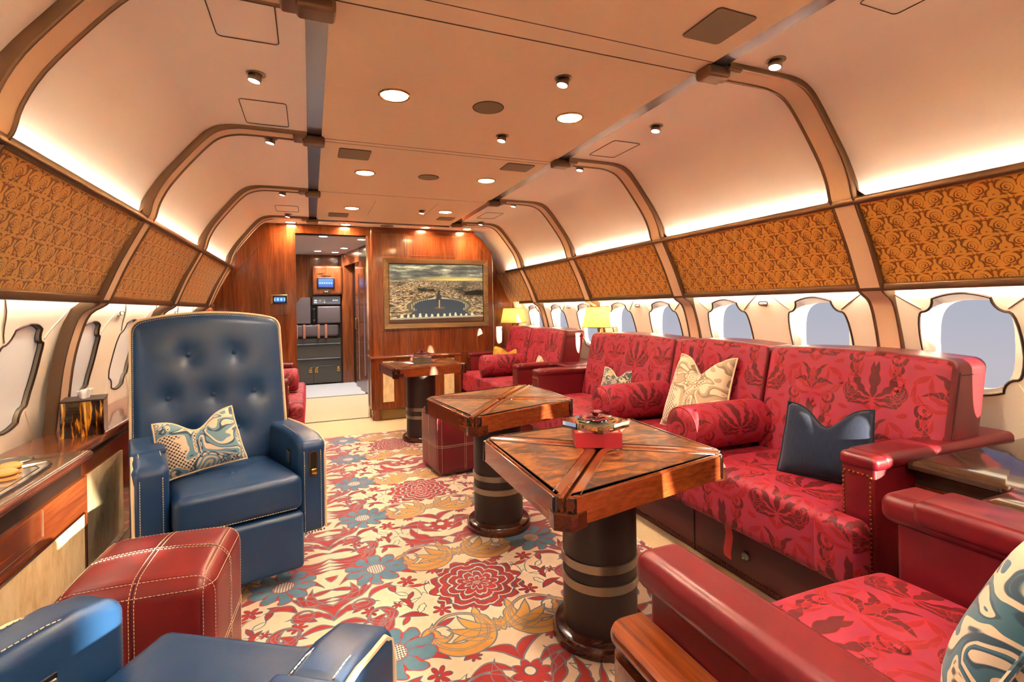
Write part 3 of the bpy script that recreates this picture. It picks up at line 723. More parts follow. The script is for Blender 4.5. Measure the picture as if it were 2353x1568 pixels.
# small air outlets between window pairs
def outlet(side, y, lab):
    z = 1.055; x = wx(side, z)
    t = thing('air_outlet', lab, 'air outlet', (x, y, z), 0, 'air outlets under the gold panels')
    MB().tube([(-side*.002, -.022, 0), (-side*.002, .022, 0), (-side*.002, .022, .0)], .0085, 8).build('outlet_body', M['cream_wall'], t)
    MB().tube([(-side*.008, p[0], p[1]) for p in rrect(-.028, -.009, .028, .009, .0088)], .0022, 5, closed=True).build('rim', M['bronze_dk'], t)
for side, y, lab in ((1, 1.955, 'small oval air outlet between the two big right windows nearest the long sofa'), (1, 3.05, 'small oval air outlet above the tall lamp by the long sofa'), (1, 4.11, 'small oval air outlet above the far loveseat'), (-1, 3.10, 'small oval air outlet on the left wall above the blue chair'), (-1, 4.2, 'small oval air outlet on the left wall near the far end')): outlet(side, y, lab)

# ceiling
mb = MB().box((.06, Y0, 1.88), (1.29, 4.86, 1.905)); ceil = mb.build('ceiling', M['ceil'], kind='structure', smooth=False)
sb = MB()
for y, r in ((1.41, .0022), (1.325, .0012), (2.56, .0013), (2.605, .0010), (3.70, .0011), (.28, .002)): sb.box((.06, y-r, 1.8790), (1.29, y+r, 1.8801))
sb.tube([(.47, 3.88, 1.880), (.47, 4.50, 1.880)], .0011, 4); sb.tube([(.94, 3.86, 1.880), (.94, 4.48, 1.880)], .0011, 4)
sb.build('panel_seam', M['seam'], ceil, smooth=False)
for side in (-1, 1):
    MB().box((SX(side, .612), Y0, 1.884), (SX(side, .678), 4.86, 1.90)).build('trim_channel_%s' % ('right' if side > 0 else 'left'), M['channel'], kind='structure', smooth=False)
MB().box((-.45, 4.86, 1.872), (1.80, 5.12, 1.90)).build('ceiling_end', M['white'], kind='structure', smooth=False)
MB().box((.06, 4.845, 1.868), (1.29, 4.868, 1.90)).build('trim_channel_end', M['channel'], kind='structure', smooth=False)
# back of the room behind the camera, floor, carpets
MB().box((-1.1, Y0-.05, 0), (2.4, Y0, 1.95)).build('wall_rear', M['cream_wall'], kind='structure', smooth=False)
MB().box((-1.1, Y0-.05, -.06), (2.45, 5.65, -.012)).build('floor', M['carpet_plain'], kind='structure', smooth=False)
cp = MB().box((-1.0, 4.42, -.012), (2.3, 5.10, -.002)).box((1.36, Y0, -.012), (2.3, 4.42, -.002)).box((-.14, 5.10, -.012), (.54, 5.22, -.002)).build('carpet_border', M['carpet_plain'], smooth=False)
tag(cp, 'plain cream carpet strip in front of the wooden bulkhead and under the sofas', 'carpet')
rug = MB().box((-1.0, Y0, -.012), (1.36, 4.42, 0)).build('floral_carpet', M['floral'], smooth=False)
tag(rug, 'cream carpet with red medallions, blue flowers and gold scrolls', 'carpet')

# ceiling fittings
def downlight(x, y, lab, z=1.88, r=.052, e=1., white=False, grp='round ceiling downlights'):
    t = thing('downlight', lab, 'ceiling light', (x, y, z), 0, grp)
    MB().lathe([(r, .004), (r+.008, .001), (r+.010, -.003), (r+.004, -.007), (r-.001, -.004), (r-.001, .004)], 28).build('trim_ring', M['brass'], t)
    MB().lathe([(0, -.003), (r-.001, -.003)], 28).build('lens', M['lens_w' if white else 'lens'], t)
    lamp('lamp_light', 'SPOT', L_DOWN*e, (1, .95, .87) if not white else (.95, .95, 1.), (0, 0, -.02), t, spot_size=radians(150), spot_blend=.8, shadow_soft_size=.05)
    return t
DL = [(.312, 1.955, 'nearest lit downlight left of the ceiling speaker'), (1.062, 1.93, 'nearest lit downlight right of the ceiling speaker'), (.315, 3.115, 'lit downlight beside the far left ceiling grille, second row'), (1.066, 3.06, 'lit downlight on the right side, second row from the camera'),
      (.32, 4.22, 'lit downlight on the left side, third row from the camera'), (1.074, 4.16, 'lit downlight on the right side, third row from the camera')]
for x, y, l in DL: downlight(x, y, l)
for x, y, l in ((.32, .80, 'unseen downlight added as fill, behind the near ceiling seam, left'), (1.06, .80, 'unseen downlight added as fill, behind the near ceiling seam, right'), (.32, -.40, 'unseen downlight added as fill, at the rear, left'), (1.06, -.40, 'unseen downlight added as fill, at the rear, right'), (.32, -1.55, 'unseen downlight added as fill, far behind the viewer, left'), (1.06, -1.55, 'unseen downlight added as fill, far behind the viewer, right'), (.69, -2.9, 'rearmost unseen downlight added as fill, far behind the viewer')): downlight(x, y, l)  # out of view, added behind the camera to brighten the whole cabin
for x, y, l in ((-.16, 5.0, 'leftmost downlight over the wooden bulkhead'), (.32, 4.99, 'downlight over the doorway'), (1.075, 4.95, 'downlight over the left part of the framed screen'), (1.50, 4.93, 'downlight over the right part of the framed screen')): downlight(x, y, l, 1.872, .042, .45)
def speaker(x, y, lab, z=1.88):
    t = thing('ceiling_speaker', lab, 'speaker', (x, y, z), 0, 'round ceiling speakers')
    MB().lathe([(0, -.004), (.058, -.004), (.062, 0)], 28).build('grille', M['grille'], t)
    MB().tube([(.063*cos(2*pi*i/28), .063*sin(2*pi*i/28), -.001) for i in range(28)], .0022, 5, closed=True).build('rim', M['seam'], t)
speaker(.691, 1.946, 'nearest round tan speaker between two downlights'); speaker(.697, 3.10, 'second round tan speaker in the middle of the ceiling'); speaker(.70, 4.97, 'round speaker over the end strip by the bulkhead', 1.872)
def vent(x0, y0, x1, y1, lab):
    cx, cy = (x0+x1)/2, (y0+y1)/2
    t = thing('ceiling_vent', lab, 'vent', (cx, cy, 1.88), 0, 'rectangular ceiling grilles')
    a, b = (x1-x0)/2, (y1-y0)/2
    MB().prism(rrect(-a, -b, a, b, .012), -.004, 0).build('grille', M['grille'], t, smooth=False)
    MB().tube([(p[0], p[1], -.002) for p in rrect(-a, -b, a, b, .013)], .002, 5, closed=True).build('rim', M['seam'], t)
for v in ((1.068, 1.07, 1.21, 1.226, 'large ceiling grille at the top right, nearest the camera'), (.148, 2.68, .305, 2.85, 'ceiling grille on the left before the second light row'), (1.055, 2.645, 1.225, 2.79, 'ceiling grille on the right before the second light row'), (.155, 4.47, .312, 4.645, 'small ceiling grille at the far left end'), (1.086, 4.40, 1.232, 4.55, 'small ceiling grille at the far right end')): vent(*v)
def spot(x, y, lab, z=1.886, tilt=(0, 0)):
    t = thing('spotlight', lab, 'spotlight', (x, y, z), 0, 'small swivel spotlights')
    MB().lathe([(.021, .003), (.031, .001), (.032, -.003), (.026, -.005), (.021, -.002)], 20).build('flange', M['steel'], t)
    h = MB().lathe([(.021, 0), (.021, -.014), (.0225, -.016), (.0225, -.026), (.019, -.028), (.0185, -.024)], 20).xf(Matrix.Rotation(radians(12), 4, 'Y')).build('head', M['steel'], t)
    MB().lathe([(0, -.0245), (.019, -.0245)], 18).xf(Matrix.Rotation(radians(12), 4, 'Y')).build('lens', M['lens_w'], h)
for x, y, l, z in ((.861, 1.606, 'little spotlight in the tan ceiling by the near seam', 1.88), (.866, 2.243, 'little spotlight in the tan ceiling past the first downlights', 1.88), (.877, 4.161, 'little spotlight in the tan ceiling near the bulkhead', 1.88),
                (-.167, 1.962, 'little spotlight on the left white panel between two hatches', 1.888), (-.165, 2.66, 'little spotlight just past the near left rib', 1.888), (-.167, 3.82, 'little spotlight just past the second left rib', 1.888), (-.168, 4.69, 'little spotlight on the left by the last rib', 1.888),
                (1.493, 1.25, 'little spotlight by the large right rib', 1.888), (1.502, 1.902, 'little spotlight on the right panel between the ribs', 1.888), (1.497, 2.60, 'little spotlight just past the second right rib', 1.888), (1.517, 3.70, 'little spotlight just past the third right rib', 1.888), (1.542, 4.60, 'little spotlight on the right by the last rib', 1.888)): spot(x, y, l, z)
# ---------------------------------------------------------------- bulkhead, door, screen
YB = 5.10
up_prof = lambda side: [(SX(side, d+.03), z) for d, z in [(1.69, 0), (1.69, .6), (1.62, .95), (1.52, 1.1), (1.47, 1.14), (1.36, 1.40), (1.30, 1.52), (1.20, 1.69), (1.08, 1.85), (1.0, 1.878)]]
L = up_prof(-1)
bw = MB().prism([(-.135, 0)]+list(reversed([(-.135, 1.88)]+[p for p in reversed(L)])), YB, YB+.12, ax='y')
bw.prism([(-.135, 1.79), (.545, 1.79), (.545, 1.875), (-.135, 1.875)], YB, YB+.12, ax='y')
wl = bw.build('wall_front', M['wood'], kind='structure', smooth=False)
# screen wall, standing a little forward with a rounded left edge
tvw = MB().prism([(.575, 0), (1.815, 0), (1.815, 1.62), (1.79, 1.68), (1.70, 1.79), (1.60, 1.86), (.575, 1.875)], YB-.03, YB+.12, ax='y')
tvw.lathe([(.042, 0), (.042, 1.875)], 20, (.585, YB+.012, 0))
wt = tvw.build('wall_front_screen', M['wood'], kind='structure', ang=30)
MB().box((1.80, YB+.36, 0), (2.55, YB+.44, 1.7)).box((1.80, YB-.02, 0), (1.815, YB+.40, 1.66)).build('wall_front_recess', M['wood'], kind='structure', smooth=False)
MB().tube([(1.819, YB-.03, .55), (1.819, YB-.03, 1.60)], .005, 8).build('trim_chrome', M['chrome'], kind='structure')
# raised panel grooves on the screen wall
gb = MB(); yy = YB-.0305
for (x0, z0, x1, z1) in ((.65, 1.60, .885, 1.80), (.91, 1.60, 1.40, 1.80), (.65, .60, .885, .845), (.91, .60, 1.40, .845), (1.43, .60, 1.80, .845)):
    gb.tube([(p[0], yy, p[1]) for p in rrect(x0, z0, x1, z1, .004, 1)], .0022, 4, closed=True)
gb.tube([(1.43, yy, 1.60), (1.43, yy, 1.80), (1.58, yy, 1.80), (1.70, yy, 1.69), (1.76, yy, 1.60)], .0022, 4)
gb.build('panel_groove', M['seam'], wt)
cb = MB().box((.575, YB-.034, 1.815), (1.62, YB-.03, 1.875)).build('cornice', M['wood_h'], wt, smooth=False)
gb = MB().tube([(-.62, YB-.001, 1.40), (-.44, YB-.001, 1.64), (-.35, YB-.001, 1.75), (-.20, YB-.001, 1.79)], .002, 4).tube([(-.9, YB-.001, 1.02), (-.20, YB-.001, 1.02)], .0014, 4).build('panel_groove', M['seam'], wl)
# door casing
dc = MB().box((-.20, YB-.012, 0), (-.125, YB+.13, 1.865)).box((.53, YB-.012, 0), (.585, YB+.13, 1.865)).box((-.20, YB-.013, 1.785), (.585, YB+.13, 1.866))
d1 = dc.build('door_1', M['wood'], kind='structure', smooth=False)
MB().box((.512, YB-.01, 0), (.53, YB+.02, 1.79)).build('jamb_strip', M['chrome'], d1, smooth=False)
MB().box((-.125, YB+.01, 1.776), (.53, YB+.05, 1.788)).build('door_track', M['black'], d1, smooth=False)
MB().box((-.13, YB-.02, -.004), (.52, YB-.008, .003)).build('threshold', M['bronze_dk'], d1, smooth=False)
# screen
t = thing('framed_screen', 'large screen in a wide wooden frame showing a city at sunset', 'screen', (1.215, YB-.03, 1.215))
a, b = .545, .352
fm = MB()
for (p, q, r_, s_) in (((-a, -b), (a, -b), (a-.05, -b+.05), (-a+.05, -b+.05)), ((a, -b), (a, b), (a-.05, b-.05), (a-.05, -b+.05)), ((a, b), (-a, b), (-a+.05, b-.05), (a-.05, b-.05)), ((-a, b), (-a, -b), (-a+.05, -b+.05), (-a+.05, b-.05))):
    vs = [(x, 0, z) for x, z in (p, q, r_, s_)]+[(p[0]*.993, -.028, p[1]*.99), (q[0]*.993, -.028, q[1]*.99), (r_[0], -.020, r_[1]), (s_[0], -.020, s_[1])]
    fm.add(vs, [(0, 1, 5, 4), (4, 5, 6, 7), (6, 7, 3, 2), (0, 4, 7, 3), (1, 2, 6, 5)])
M['frame_wood'] = wood('frame_walnut', (84, 58, 32), (118, 88, 52), (146, 114, 70), 'x', .35, .3)
fm.build('frame', M['frame_wood'], t, smooth=False)
MB().box((-a+.045, -.006, -b+.045), (a-.045, -.002, b-.045)).build('bezel', M['black'], t, smooth=False)
MB().box((-a+.058, -.010, -b+.058), (a-.058, -.006, b-.058)).build('display', M['tv'], t, smooth=False)
# cabinet below
t = thing('low_cabinet', 'low mahogany cabinet with parchment insets below the framed screen', 'cabinet', (1.0, 4.98, 0))
x0, x1, y0, y1 = .525, 1.405, 4.90, YB-.03
MB().prism([(x0+.03, y0), (x1, y0), (x1, y1), (x0, y1), (x0, y0+.03)], .10, .585).build('body', M['wood'], t, world=True, smooth=False)
MB().prism([(x0+.035, y0+.01), (x1, y0+.01), (x1, y1), (x0+.01, y1), (x0+.01, y0+.03)], 0, .10).build('plinth', M['wood_y'], t, world=True, smooth=False)
MB().rbox((x0-.012, y0-.012, .585), (x1, y1, .607), .008, 2, .3).build('top', M['wood_h'], t, world=True)
for xc in (.683, 1.28):
    p = MB().box((xc-.052, y0-.003, .17), (xc+.052, y0+.002, .56)).build('inset_panel', M['parch'], t, world=True, smooth=False)
    MB().tube([(q[0], y0-.002, q[1]) for q in rrect(xc-.053, .169, xc+.053, .561, .002, 1)], .003, 4, closed=True).build('inset_frame', M['brass'], p, world=True)
vg_ = MB().box((.60, y0-.001, .004), (1.38, y0+.004, .098))
for i in range(9): vg_.tube([(.62, y0-.003, .012+i*.0095), (1.38, y0-.003, .012+i*.0095)], .0022, 4)
for i in range(38): vg_.box((.62+i*.02, y0-.004, .008), (.624+i*.02, y0-.001, .095))
vg_.build('vent_grille', M['brass_old'], t, world=True)
# wall touch panel
t = thing('wall_control_panel', 'small lit touch screen in a brass plate on the wood wall left of the doorway', 'control panel', (-.265, YB-.002, 1.165))
MB().rbox((-.078, -.008, -.045), (.078, .004, .045), .006, 2, .1).build('plate', M['brass'], t)
MB().rbox((-.056, -.011, -.037), (.062, -.006, .034), .004, 2, .1).build('bezel', M['black'], t)
MB().box((-.045, -.0125, -.025), (.047, -.0105, .022)).build('screen', M['scr'], t, smooth=False)

# ---------------------------------------------------------------- vestibule beyond the door
MB().box((-1.3, 5.25, -.06), (1.2, 8.0, -.012)).build('floor_vestibule', M['carpet_plain'], kind='structure', smooth=False)
cpv = MB().box((-.9, 5.22, -.012), (1.1, 6.52, -.003)).build('carpet_strip', M['carpet_plain'], smooth=False); tag(cpv, 'plain cream carpet in the doorway passage', 'carpet')
mat_ = MB().prism(rrect(-.9, 6.53, .63, 7.66, .03), -.012, .006).build('floor_mat', M['carpet_grey'], smooth=False); tag(mat_, 'pale grey floor mat beyond the doorway', 'mat')
MB().box((-.25, 5.2, 1.88), (1.3, 8.0, 1.92)).build('ceiling_vestibule', M['vest_white'], kind='structure', smooth=False)
MB().grid(lambda u, v: (-.25-1.05*v, 5.2+2.8*u, 1.88-.62*v-.2*v*v), 2, 6).build('ceiling_vestibule_slope', M['vest_white'], kind='structure', recalc=False)
MB().box((-1.3, 7.9, 0), (1.2, 8.0, 1.95)).build('wall_vestibule_end', M['wood'], kind='structure', smooth=False)
MB().box((-1.35, 5.25, 0), (-1.3, 6.3, 1.2)).box((-1.35, 7.5, 0), (-1.3, 8.0, 1.2)).build('wall_vestibule_left', M['vest_white'], kind='structure', smooth=False)
# slanting right wall with sliding leaves
def slab(ya, yb, z0, z1, off, th, mat, nm, par=None, world=False):
    f = lambda y: .445+(7.72-y)*.175
    return MB().prism([(f(ya)+off, ya), (f(yb)+off, yb), (f(yb)+off+th, yb), (f(ya)+off+th, ya)], z0, z1).build(nm, mat, par, smooth=False, world=world)
wv_ = slab(7.90, 7.66, 0, 1.88, -.03, .3, M['wood'], 'wall_vestibule_right'); wv_['kind'] = 'structure'
w2 = slab(7.66, 5.2, 1.70, 1.88, .0, .3, M['wood'], 'wall_vestibule_lintel'); w2['kind'] = 'structure'
w3 = slab(7.66, 5.2, 0, 1.70, .12, .2, M['black'], 'wall_vestibule_recess'); w3['kind'] = 'structure'
d = slab(7.25, 6.85, 0, 1.70, .05, .03, M['wood'], 'door_2'); d['kind'] = 'structure'
f = lambda y: .445+(7.72-y)*.175
MB().tube([(f(7.06)+.045, 7.06, .12), (f(7.06)+.045, 7.06, 1.55)], .008, 6).build('chrome_strip', M['chrome'], d)
MB().rbox((f(7.2)+.030, 7.17, .80), (f(7.2)+.055, 7.22, .95), .006, 2, .1).build('door_handle', M['brass'], d)
d = slab(6.85, 5.2, 0, 1.88, .0, .04, M['wood'], 'door_3'); d['kind'] = 'structure'
MB().tube([(f(6.62)-.002, 6.62, .22), (f(6.62)-.002, 6.62, 1.60)], .007, 6).build('chrome_strip', M['chrome'], d)
# jump seat unit
t = thing('jump_seat_unit', 'grey cabin crew seat unit with straps, latches and headrests past the doorway', 'crew seat', (.08, 7.72, 0))
MB().box((-.6, 7.70, .02), (.40, 7.9, .66)).build('cabinet', M['taupe_dk'], t, world=True, smooth=False)
rl = MB()
for z in (.58, .37): rl.rbox((-.6, 7.675, z-.008), (.395, 7.70, z+.008), .006, 2, .4)
rl.build('rail', M['panel_grey'], t, world=True)
MB().tube([(-.05, 7.698, .255), (.395, 7.698, .265)], .003, 4).tube([(.025, 7.698, .03), (.025, 7.698, .25)], .0025, 4).build('drawer_gap', M['black'], t, world=True)
for x in (-.015, .065, .365):
    lt = MB().rbox((x-.022, 7.688, .175), (x+.022, 7.702, .245), .004, 2, .1).build('latch', M['brass'], t, world=True)
    MB().box((x-.012, 7.686, .190), (x+.012, 7.690, .20)).build('latch_slot', M['black'], lt, world=True, smooth=False)
MB().box((-.6, 7.72, .02), (.42, 7.9, 1.13)).build('back_board', M['black'], t, world=True, smooth=False)
MB().rbox((-.6, 7.66, .69), (.375, 7.74, .86), .03, 3, .1).build('seat_cushion', M['taupe'], t, world=True)
for x in (-.19, -.09, .10, .20, -.25):
    MB().rbox((x-.018, 7.645, .665), (x+.018, 7.69, .865), .008, 2, .1).build('strap', M['strap'], t, world=True)
MB().rbox((.085, 7.64, .875), (.40, 7.74, 1.12), .02, 3, .1).build('headrest', M['taupe'], t, world=True)
hr = MB().prism([(-.6, .88), (-.005, .88), (-.005, 1.25), (-.12, 1.25), (-.34, .98), (-.6, .90)], 7.66, 7.74, ax='y').build('wing_headrest', M['taupe'], t, world=True, smooth=False)
hs = MB().rbox((.02, 7.66, .88), (.065, 7.72, 1.09), .015, 3, .1).rbox((.025, 7.65, 1.04), (.06, 7.70, 1.09), .01, 2, .1).rbox((.025, 7.65, .88), (.06, 7.70, .93), .01, 2, .1).build('handset', M['black'], t, world=True)
# crew panel, screen, cabinet front above
t = thing('upper_cabinet', 'wooden overhead cabinet front holding a blue screen past the doorway', 'cabinet', (.22, 7.72, 1.25))
MB().rbox((.03, 7.62, 1.285), (.43, 7.9, 1.70), .03, 4, .2).build('body', M['wood'], t, world=True)
MB().tube([(.05, 7.63, 1.285), (.05, 7.63, 1.66)], .008, 8).build('corner_strip', M['chrome'], t, world=True)
for z, xa, xb in ((1.555, .15, .27), (1.585, .10, .17)): MB().box((xa, 7.614, z-.004), (xb, 7.622, z+.004)).build('air_slot', M['black'], t, world=True, smooth=False)
t = thing('cabin_management_screen', 'blue lit screen in a black bezel on the wooden cabinet past the doorway', 'screen', (.205, 7.612, 1.45))
MB().rbox((-.118, -.012, -.078), (.118, .003, .078), .008, 2, .2).build('bezel', M['black'], t)
MB().box((-.098, -.014, -.058), (.098, -.011, .058)).build('display', M['scr'], t, smooth=False)
t = thing('power_outlet', 'double power outlet plate under the blue screen', 'outlet', (.21, 7.612, 1.33))
MB().rbox((-.042, -.008, -.02), (.042, .003, .02), .003, 2, .1).build('plate', M['bronze_dk'], t)
for x in (-.014, .012): MB().rbox((x-.006, -.010, -.006), (x+.006, -.006, .006), .002, 2, .1).build('socket', M['paper'], t)
t = thing('crew_control_panel', 'grey switch panel with white buttons above the crew seat', 'control panel', (.215, 7.70, 1.205))
MB().rbox((-.19, -.03, -.063), (.19, .05, .063), .008, 2, .2).build('frame', M['taupe'], t)
MB().box((-.175, -.034, -.05), (.175, -.029, .05)).build('face', M['panel_grey'], t, smooth=False)
for x, z in ((-.16, .0), (-.14, .0), (-.16, -.03), (-.14, -.03), (-.03, -.03), (.09, 0), (.115, 0), (.14, 0)):
    MB().rbox((x-.008, -.040, z-.008), (x+.008, -.032, z+.008), .002, 2, .1).build('button', M['paper'], t)
for x, z, h in ((-.09, .0, .018), (-.025, .0, .008)): MB().box((x-.003, -.037, z-h), (x+.003, -.033, z+h)).build('indicator', simple('yellow_mark', (230, 214, 40), .5), t, smooth=False)
# vestibule lights and exit sign
for x, y, l in ((.10, 7.35, 'downlight past the doorway, left of the little vent'), (.42, 6.95, 'downlight past the doorway, near the sliding door'), (.33, 7.45, 'downlight past the doorway, farthest'), (.14, 5.9, 'downlight just inside the doorway, left'), (.56, 6.05, 'downlight just inside the doorway, right')):
    downlight(x, y, l, 1.88, .045, 1.6, True, 'passage downlights')
t = thing('exit_sign', 'small white exit sign with red letters on the sloping passage ceiling', 'sign', (-.32, 7.1, 1.80))
t.rotation_euler = (0, radians(-31), 0)
MB().rbox((-.07, -.06, -.012), (.07, .06, .002), .01, 2, .1).build('plate', M['paper'], t)
fc = bpy.data.curves.new('exit_text', 'FONT'); fc.body = 'EXIT'; fc.size = .042; fc.align_x = 'CENTER'; fc.align_y = 'CENTER'; fc.extrude = .001
fo = bpy.data.objects.new('lettering', fc); COL.objects.link(fo); fo.parent = t; fo.location = (0, -.0, -.0135); fo.rotation_euler = (pi, 0, 0); fc.materials.append(simple('sign_red', (190, 30, 30), .5))
bpy.context.view_layer.update()
fm_ = bpy.data.meshes.new_from_object(fo.evaluated_get(bpy.context.evaluated_depsgraph_get()))
f2 = bpy.data.objects.new('lettering', fm_); COL.objects.link(f2); f2.parent = t; f2.location = fo.location; f2.rotation_euler = fo.rotation_euler
bpy.data.objects.remove(fo); f2.name = 'lettering'
# ---------------------------------------------------------------- pedestal tables
def table(P, c, zt, lab):
    root = thing('pedestal_table', lab, 'table', (c[0], c[1], 0), 0, 'wooden pedestal tables along the cabin')
    Pc = [Vector((p[0]-c[0], p[1]-c[1])) for p in P]; n = 4
    mid = (Pc[0]+Pc[1]+Pc[2]+Pc[3])/4
    G_, CUT, TH = .022, .052, .056
    for i in range(n):
        A, B = Pc[i], Pc[(i+1) % n]; e_ = (B-A).normalized(); nin = Vector((-e_.y, e_.x))
        if nin.dot(mid-A) < 0: nin = -nin
        dA, dB = (A-mid).normalized(), (B-mid).normalized()
        pa = Vector((-dA.y, dA.x)); pb = Vector((-dB.y, dB.x))
        if pa.dot(B-A) < 0: pa = -pa
        if pb.dot(A-B) < 0: pb = -pb
        inset = .016
        # veneered leaf: outline with rounded tip
        def tri(g, ins, tip, cut):
            a0 = A+e_*cut+nin*ins; b0 = B-e_*cut+nin*ins
            tA = ((a0-mid)-pa*g).dot(dA); tB = ((b0-mid)-pb*g).dot(dB)
            a1 = mid+dA*(tA)+pa*g; b1 = mid+dB*(tB)+pb*g
            la = a1+(-dA)*0; 
            q = []
            # arc joining the two inner sides
            m_ = (pa*g+pb*g); s0 = mid+dA*tip+pa*g; s1 = mid+dB*tip+pb*g; ctl = mid+(pa+pb).normalized()*(g*1.42)
            for k in range(7):
                t = k/6; q.append(s0*(1-t)**2+ctl*2*t*(1-t)+s1*t*t)
            return [a0, a1]+q+[b1, b0]
        T1 = tri(G_*1.55, inset, .075, CUT*.9); T0 = tri(.004, 0, .05, CUT*.75)
        lf = MB(); zb = zt-TH
        N = len(T0); lv = [[(p.x, p.y, zb) for p in T0], [(p.x, p.y, zt-.006) for p in T0]]
        ed = [mid*0+p+(q-p)*.25 for p, q in zip(T0, T1)]
        lv += [[(p.x, p.y, zt) for p in ed], [(p.x, p.y, zt) for p in T1]]
        vs = [p for r_ in lv for p in r_]
        lf.add(vs, [(k*N+j, k*N+(j+1) % N, (k+1)*N+(j+1) % N, (k+1)*N+j) for k in range(3) for j in range(N)]+[tuple(reversed(range(N)))])
        lf.add(lv[3], [tuple(range(N))], 1)
        l_ = lf.build('table_leaf', [M['wood_h'] if i % 2 == 0 else M['wood_y'], M['burl']], root, ang=25)
        # inlay line around the veneer
        MB().tube([(p.x, p.y, zt) for p in T1], .0014, 4, closed=True).build('inlay_line', M['post'], l_)
        # rounded rails along the two diagonals
        for d_, p_, t_ in ((dA, pa, T0[1]), (dB, pb, T0[-2])):
            Lr = (A-mid if d_ is dA else B-mid).length-.022
            pts = [mid+d_*(.06+(Lr-.06)*k/6)+p_*.0155 for k in range(7)]
            MB().tube([(p.x, p.y, zt-.0175) for p in pts], .0115, 10, flat=.016).build('diagonal_rail', M['wood_dk'], root)
        # apron and posts
        ap = [A+e_*CUT*.8, B-e_*CUT*.8, B-e_*CUT*.8+nin*.02, A+e_*CUT*.8+nin*.02]
        out = -nin*.003
        MB().prism([(p+out).to_tuple() for p in ap], zt-.072, zt-.005).build('apron', M['wood_h'] if abs(e_.x) > abs(e_.y) else M['wood_y'], root, smooth=False)
        for q in (A+e_*CUT*.72, B-e_*CUT*.72):
            q = q+nin*.004
            MB().lathe([(0, zt-.074), (.009, zt-.072), (.0105, zt-.066), (.0105, zt-.010), (.009, zt-.004), (0, zt-.002)], 14, (q.x, q.y, 0)).build('corner_post', M['post'], root)
        # corner block under the rail ends
        dd = dA; pp = pa; R_ = (A-mid).length
        poly = [mid+dd*(R_-.055)-pp*.048, mid+dd*(R_-.026)-pp*.034, mid+dd*(R_-.010)-pp*.022, mid+dd*(R_-.010)+pp*.022, mid+dd*(R_-.026)+pp*.034, mid+dd*(R_-.055)+pp*.048]
        MB().prism([p.to_tuple() for p in poly], zt-.078, zt-.040).build('corner_block', M['wood_dk'], root, smooth=False)
    hub = MB().lathe([(0, zt-.055), (.2, zt-.055), (.2, zt-.045), (0, zt-.045)], 28, (mid.x, mid.y, 0)).build('hub_plate', M['black'], root)
    MB().lathe([(.118, .03), (.118, zt-.055)], 40).build('column', M['col'], root)
    for z in (.255, .192): MB().lathe([(.118, z-.014), (.1225, z-.013), (.1225, z+.013), (.118, z+.014)], 40).build('metal_ring', M['steel'], root)
    MB().lathe([(0, 0), (.150, 0), (.154, .006), (.154, .028), (.146, .038), (.125, .040), (.118, .044)], 40).build('base', M['wood_dk'], root)
    return root
table([(.549, 1.669), (.536, 1.043), (1.175, 1.173), (1.19, 1.723)], (.857, 1.405), .60, 'nearest pedestal table, holding the red box and clear tray')
table([(.520, 2.48), (.592, 1.916), (1.155, 2.09), (1.16, 2.64)], (.835, 2.29), .615, 'middle pedestal table with a bare top, behind the red box table')
table([(.525, 4.30), (.572, 3.80), (1.165, 3.90), (1.16, 4.42)], (.825, 4.07), .61, 'farthest pedestal table, in front of the low cabinet')

# boxes with clear star trays and a rose
def box_set(x, y, z, rot, s, mat, lab):
    t = thing('gift_box', lab, 'box', (x, y, z), rot)
    a, h = .074*s, .047*s
    b = MB().prism([(-a, -a), (a, -a), (a, a), (-a, a)], 0, h).build('box_body', mat, t, smooth=False)
    MB().prism([(-a*.86, -a*.86), (a*.86, -a*.86), (a*.86, a*.86), (-a*.86, a*.86)], h, h+.004).build('liner', M['parch'], t, smooth=False)
    r = .118*s
    o = [(r*cos(pi/2*k+pi/4*0), r*sin(pi/2*k)) for k in range(4)]
    poly = []
    for k in range(4):
        p, q = o[k], o[(k+1) % 4]; poly += [(p[0]*.93+q[0]*.07, p[1]*.93+q[1]*.07), (p[0]*.07+q[0]*.93, p[1]*.07+q[1]*.93)]
    tr = MB().prism(poly, h+.005, h+.024*s+.002)
    lid = tr.build('clear_tray', M['acrylic'], t, smooth=False)
    dv = MB()
    for i in range(-2, 3):
        for j in range(-2, 3):
            if abs(i)+abs(j) <= 2: dv.box((i*.03*s-.012*s, j*.03*s-.012*s, h+.0255*s+.002), (i*.03*s+.012*s, j*.03*s+.012*s, h+.029*s+.002))
    dv.xf(Matrix.Rotation(pi/4, 4, 'Z')).build('tray_divider', M['acrylic'], lid, smooth=False)
    zt = h+.026*s+.003
    for ring, (n, R, tilt, sz) in enumerate(((6, .030, 8, .026), (5, .018, 28, .021), (4, .009, 55, .016), (1, .0, 0, .010))):
        for k in range(n):
            pt = MB()
            if n == 1: pt.ball((0, 0, .016*s), .009*s, 8, 6)
            else:
                def fn(u, v):
                    a_ = (u-.5)*1.7; rr = v*sz*s*1.2
                    return (R*s*.4+rr*cos(a_), rr*sin(a_)*1.1, .003*s*ring+rr*math.tan(radians(tilt))*.7+.004*s*sin(pi*v)+.002*s*cos(a_*2))
                pt.grid(fn, 7, 4); pt.xf(Matrix.Rotation(2*pi*k/n+ring*.5, 4, 'Z'))
            p_ = pt.build('rose_petal', M['rose'], lid); p_.location = (0, 0, zt)
box_set(.875, 1.445, .6005, radians(-24), 1.0, M['red_box'], 'red box under a clear star-shaped tray with a red leather rose, on the nearest table')
box_set(.855, 4.16, .6105, radians(-8), 1.0, M['grey_box'], 'grey box under a clear star-shaped tray with a red rose, on the farthest table')

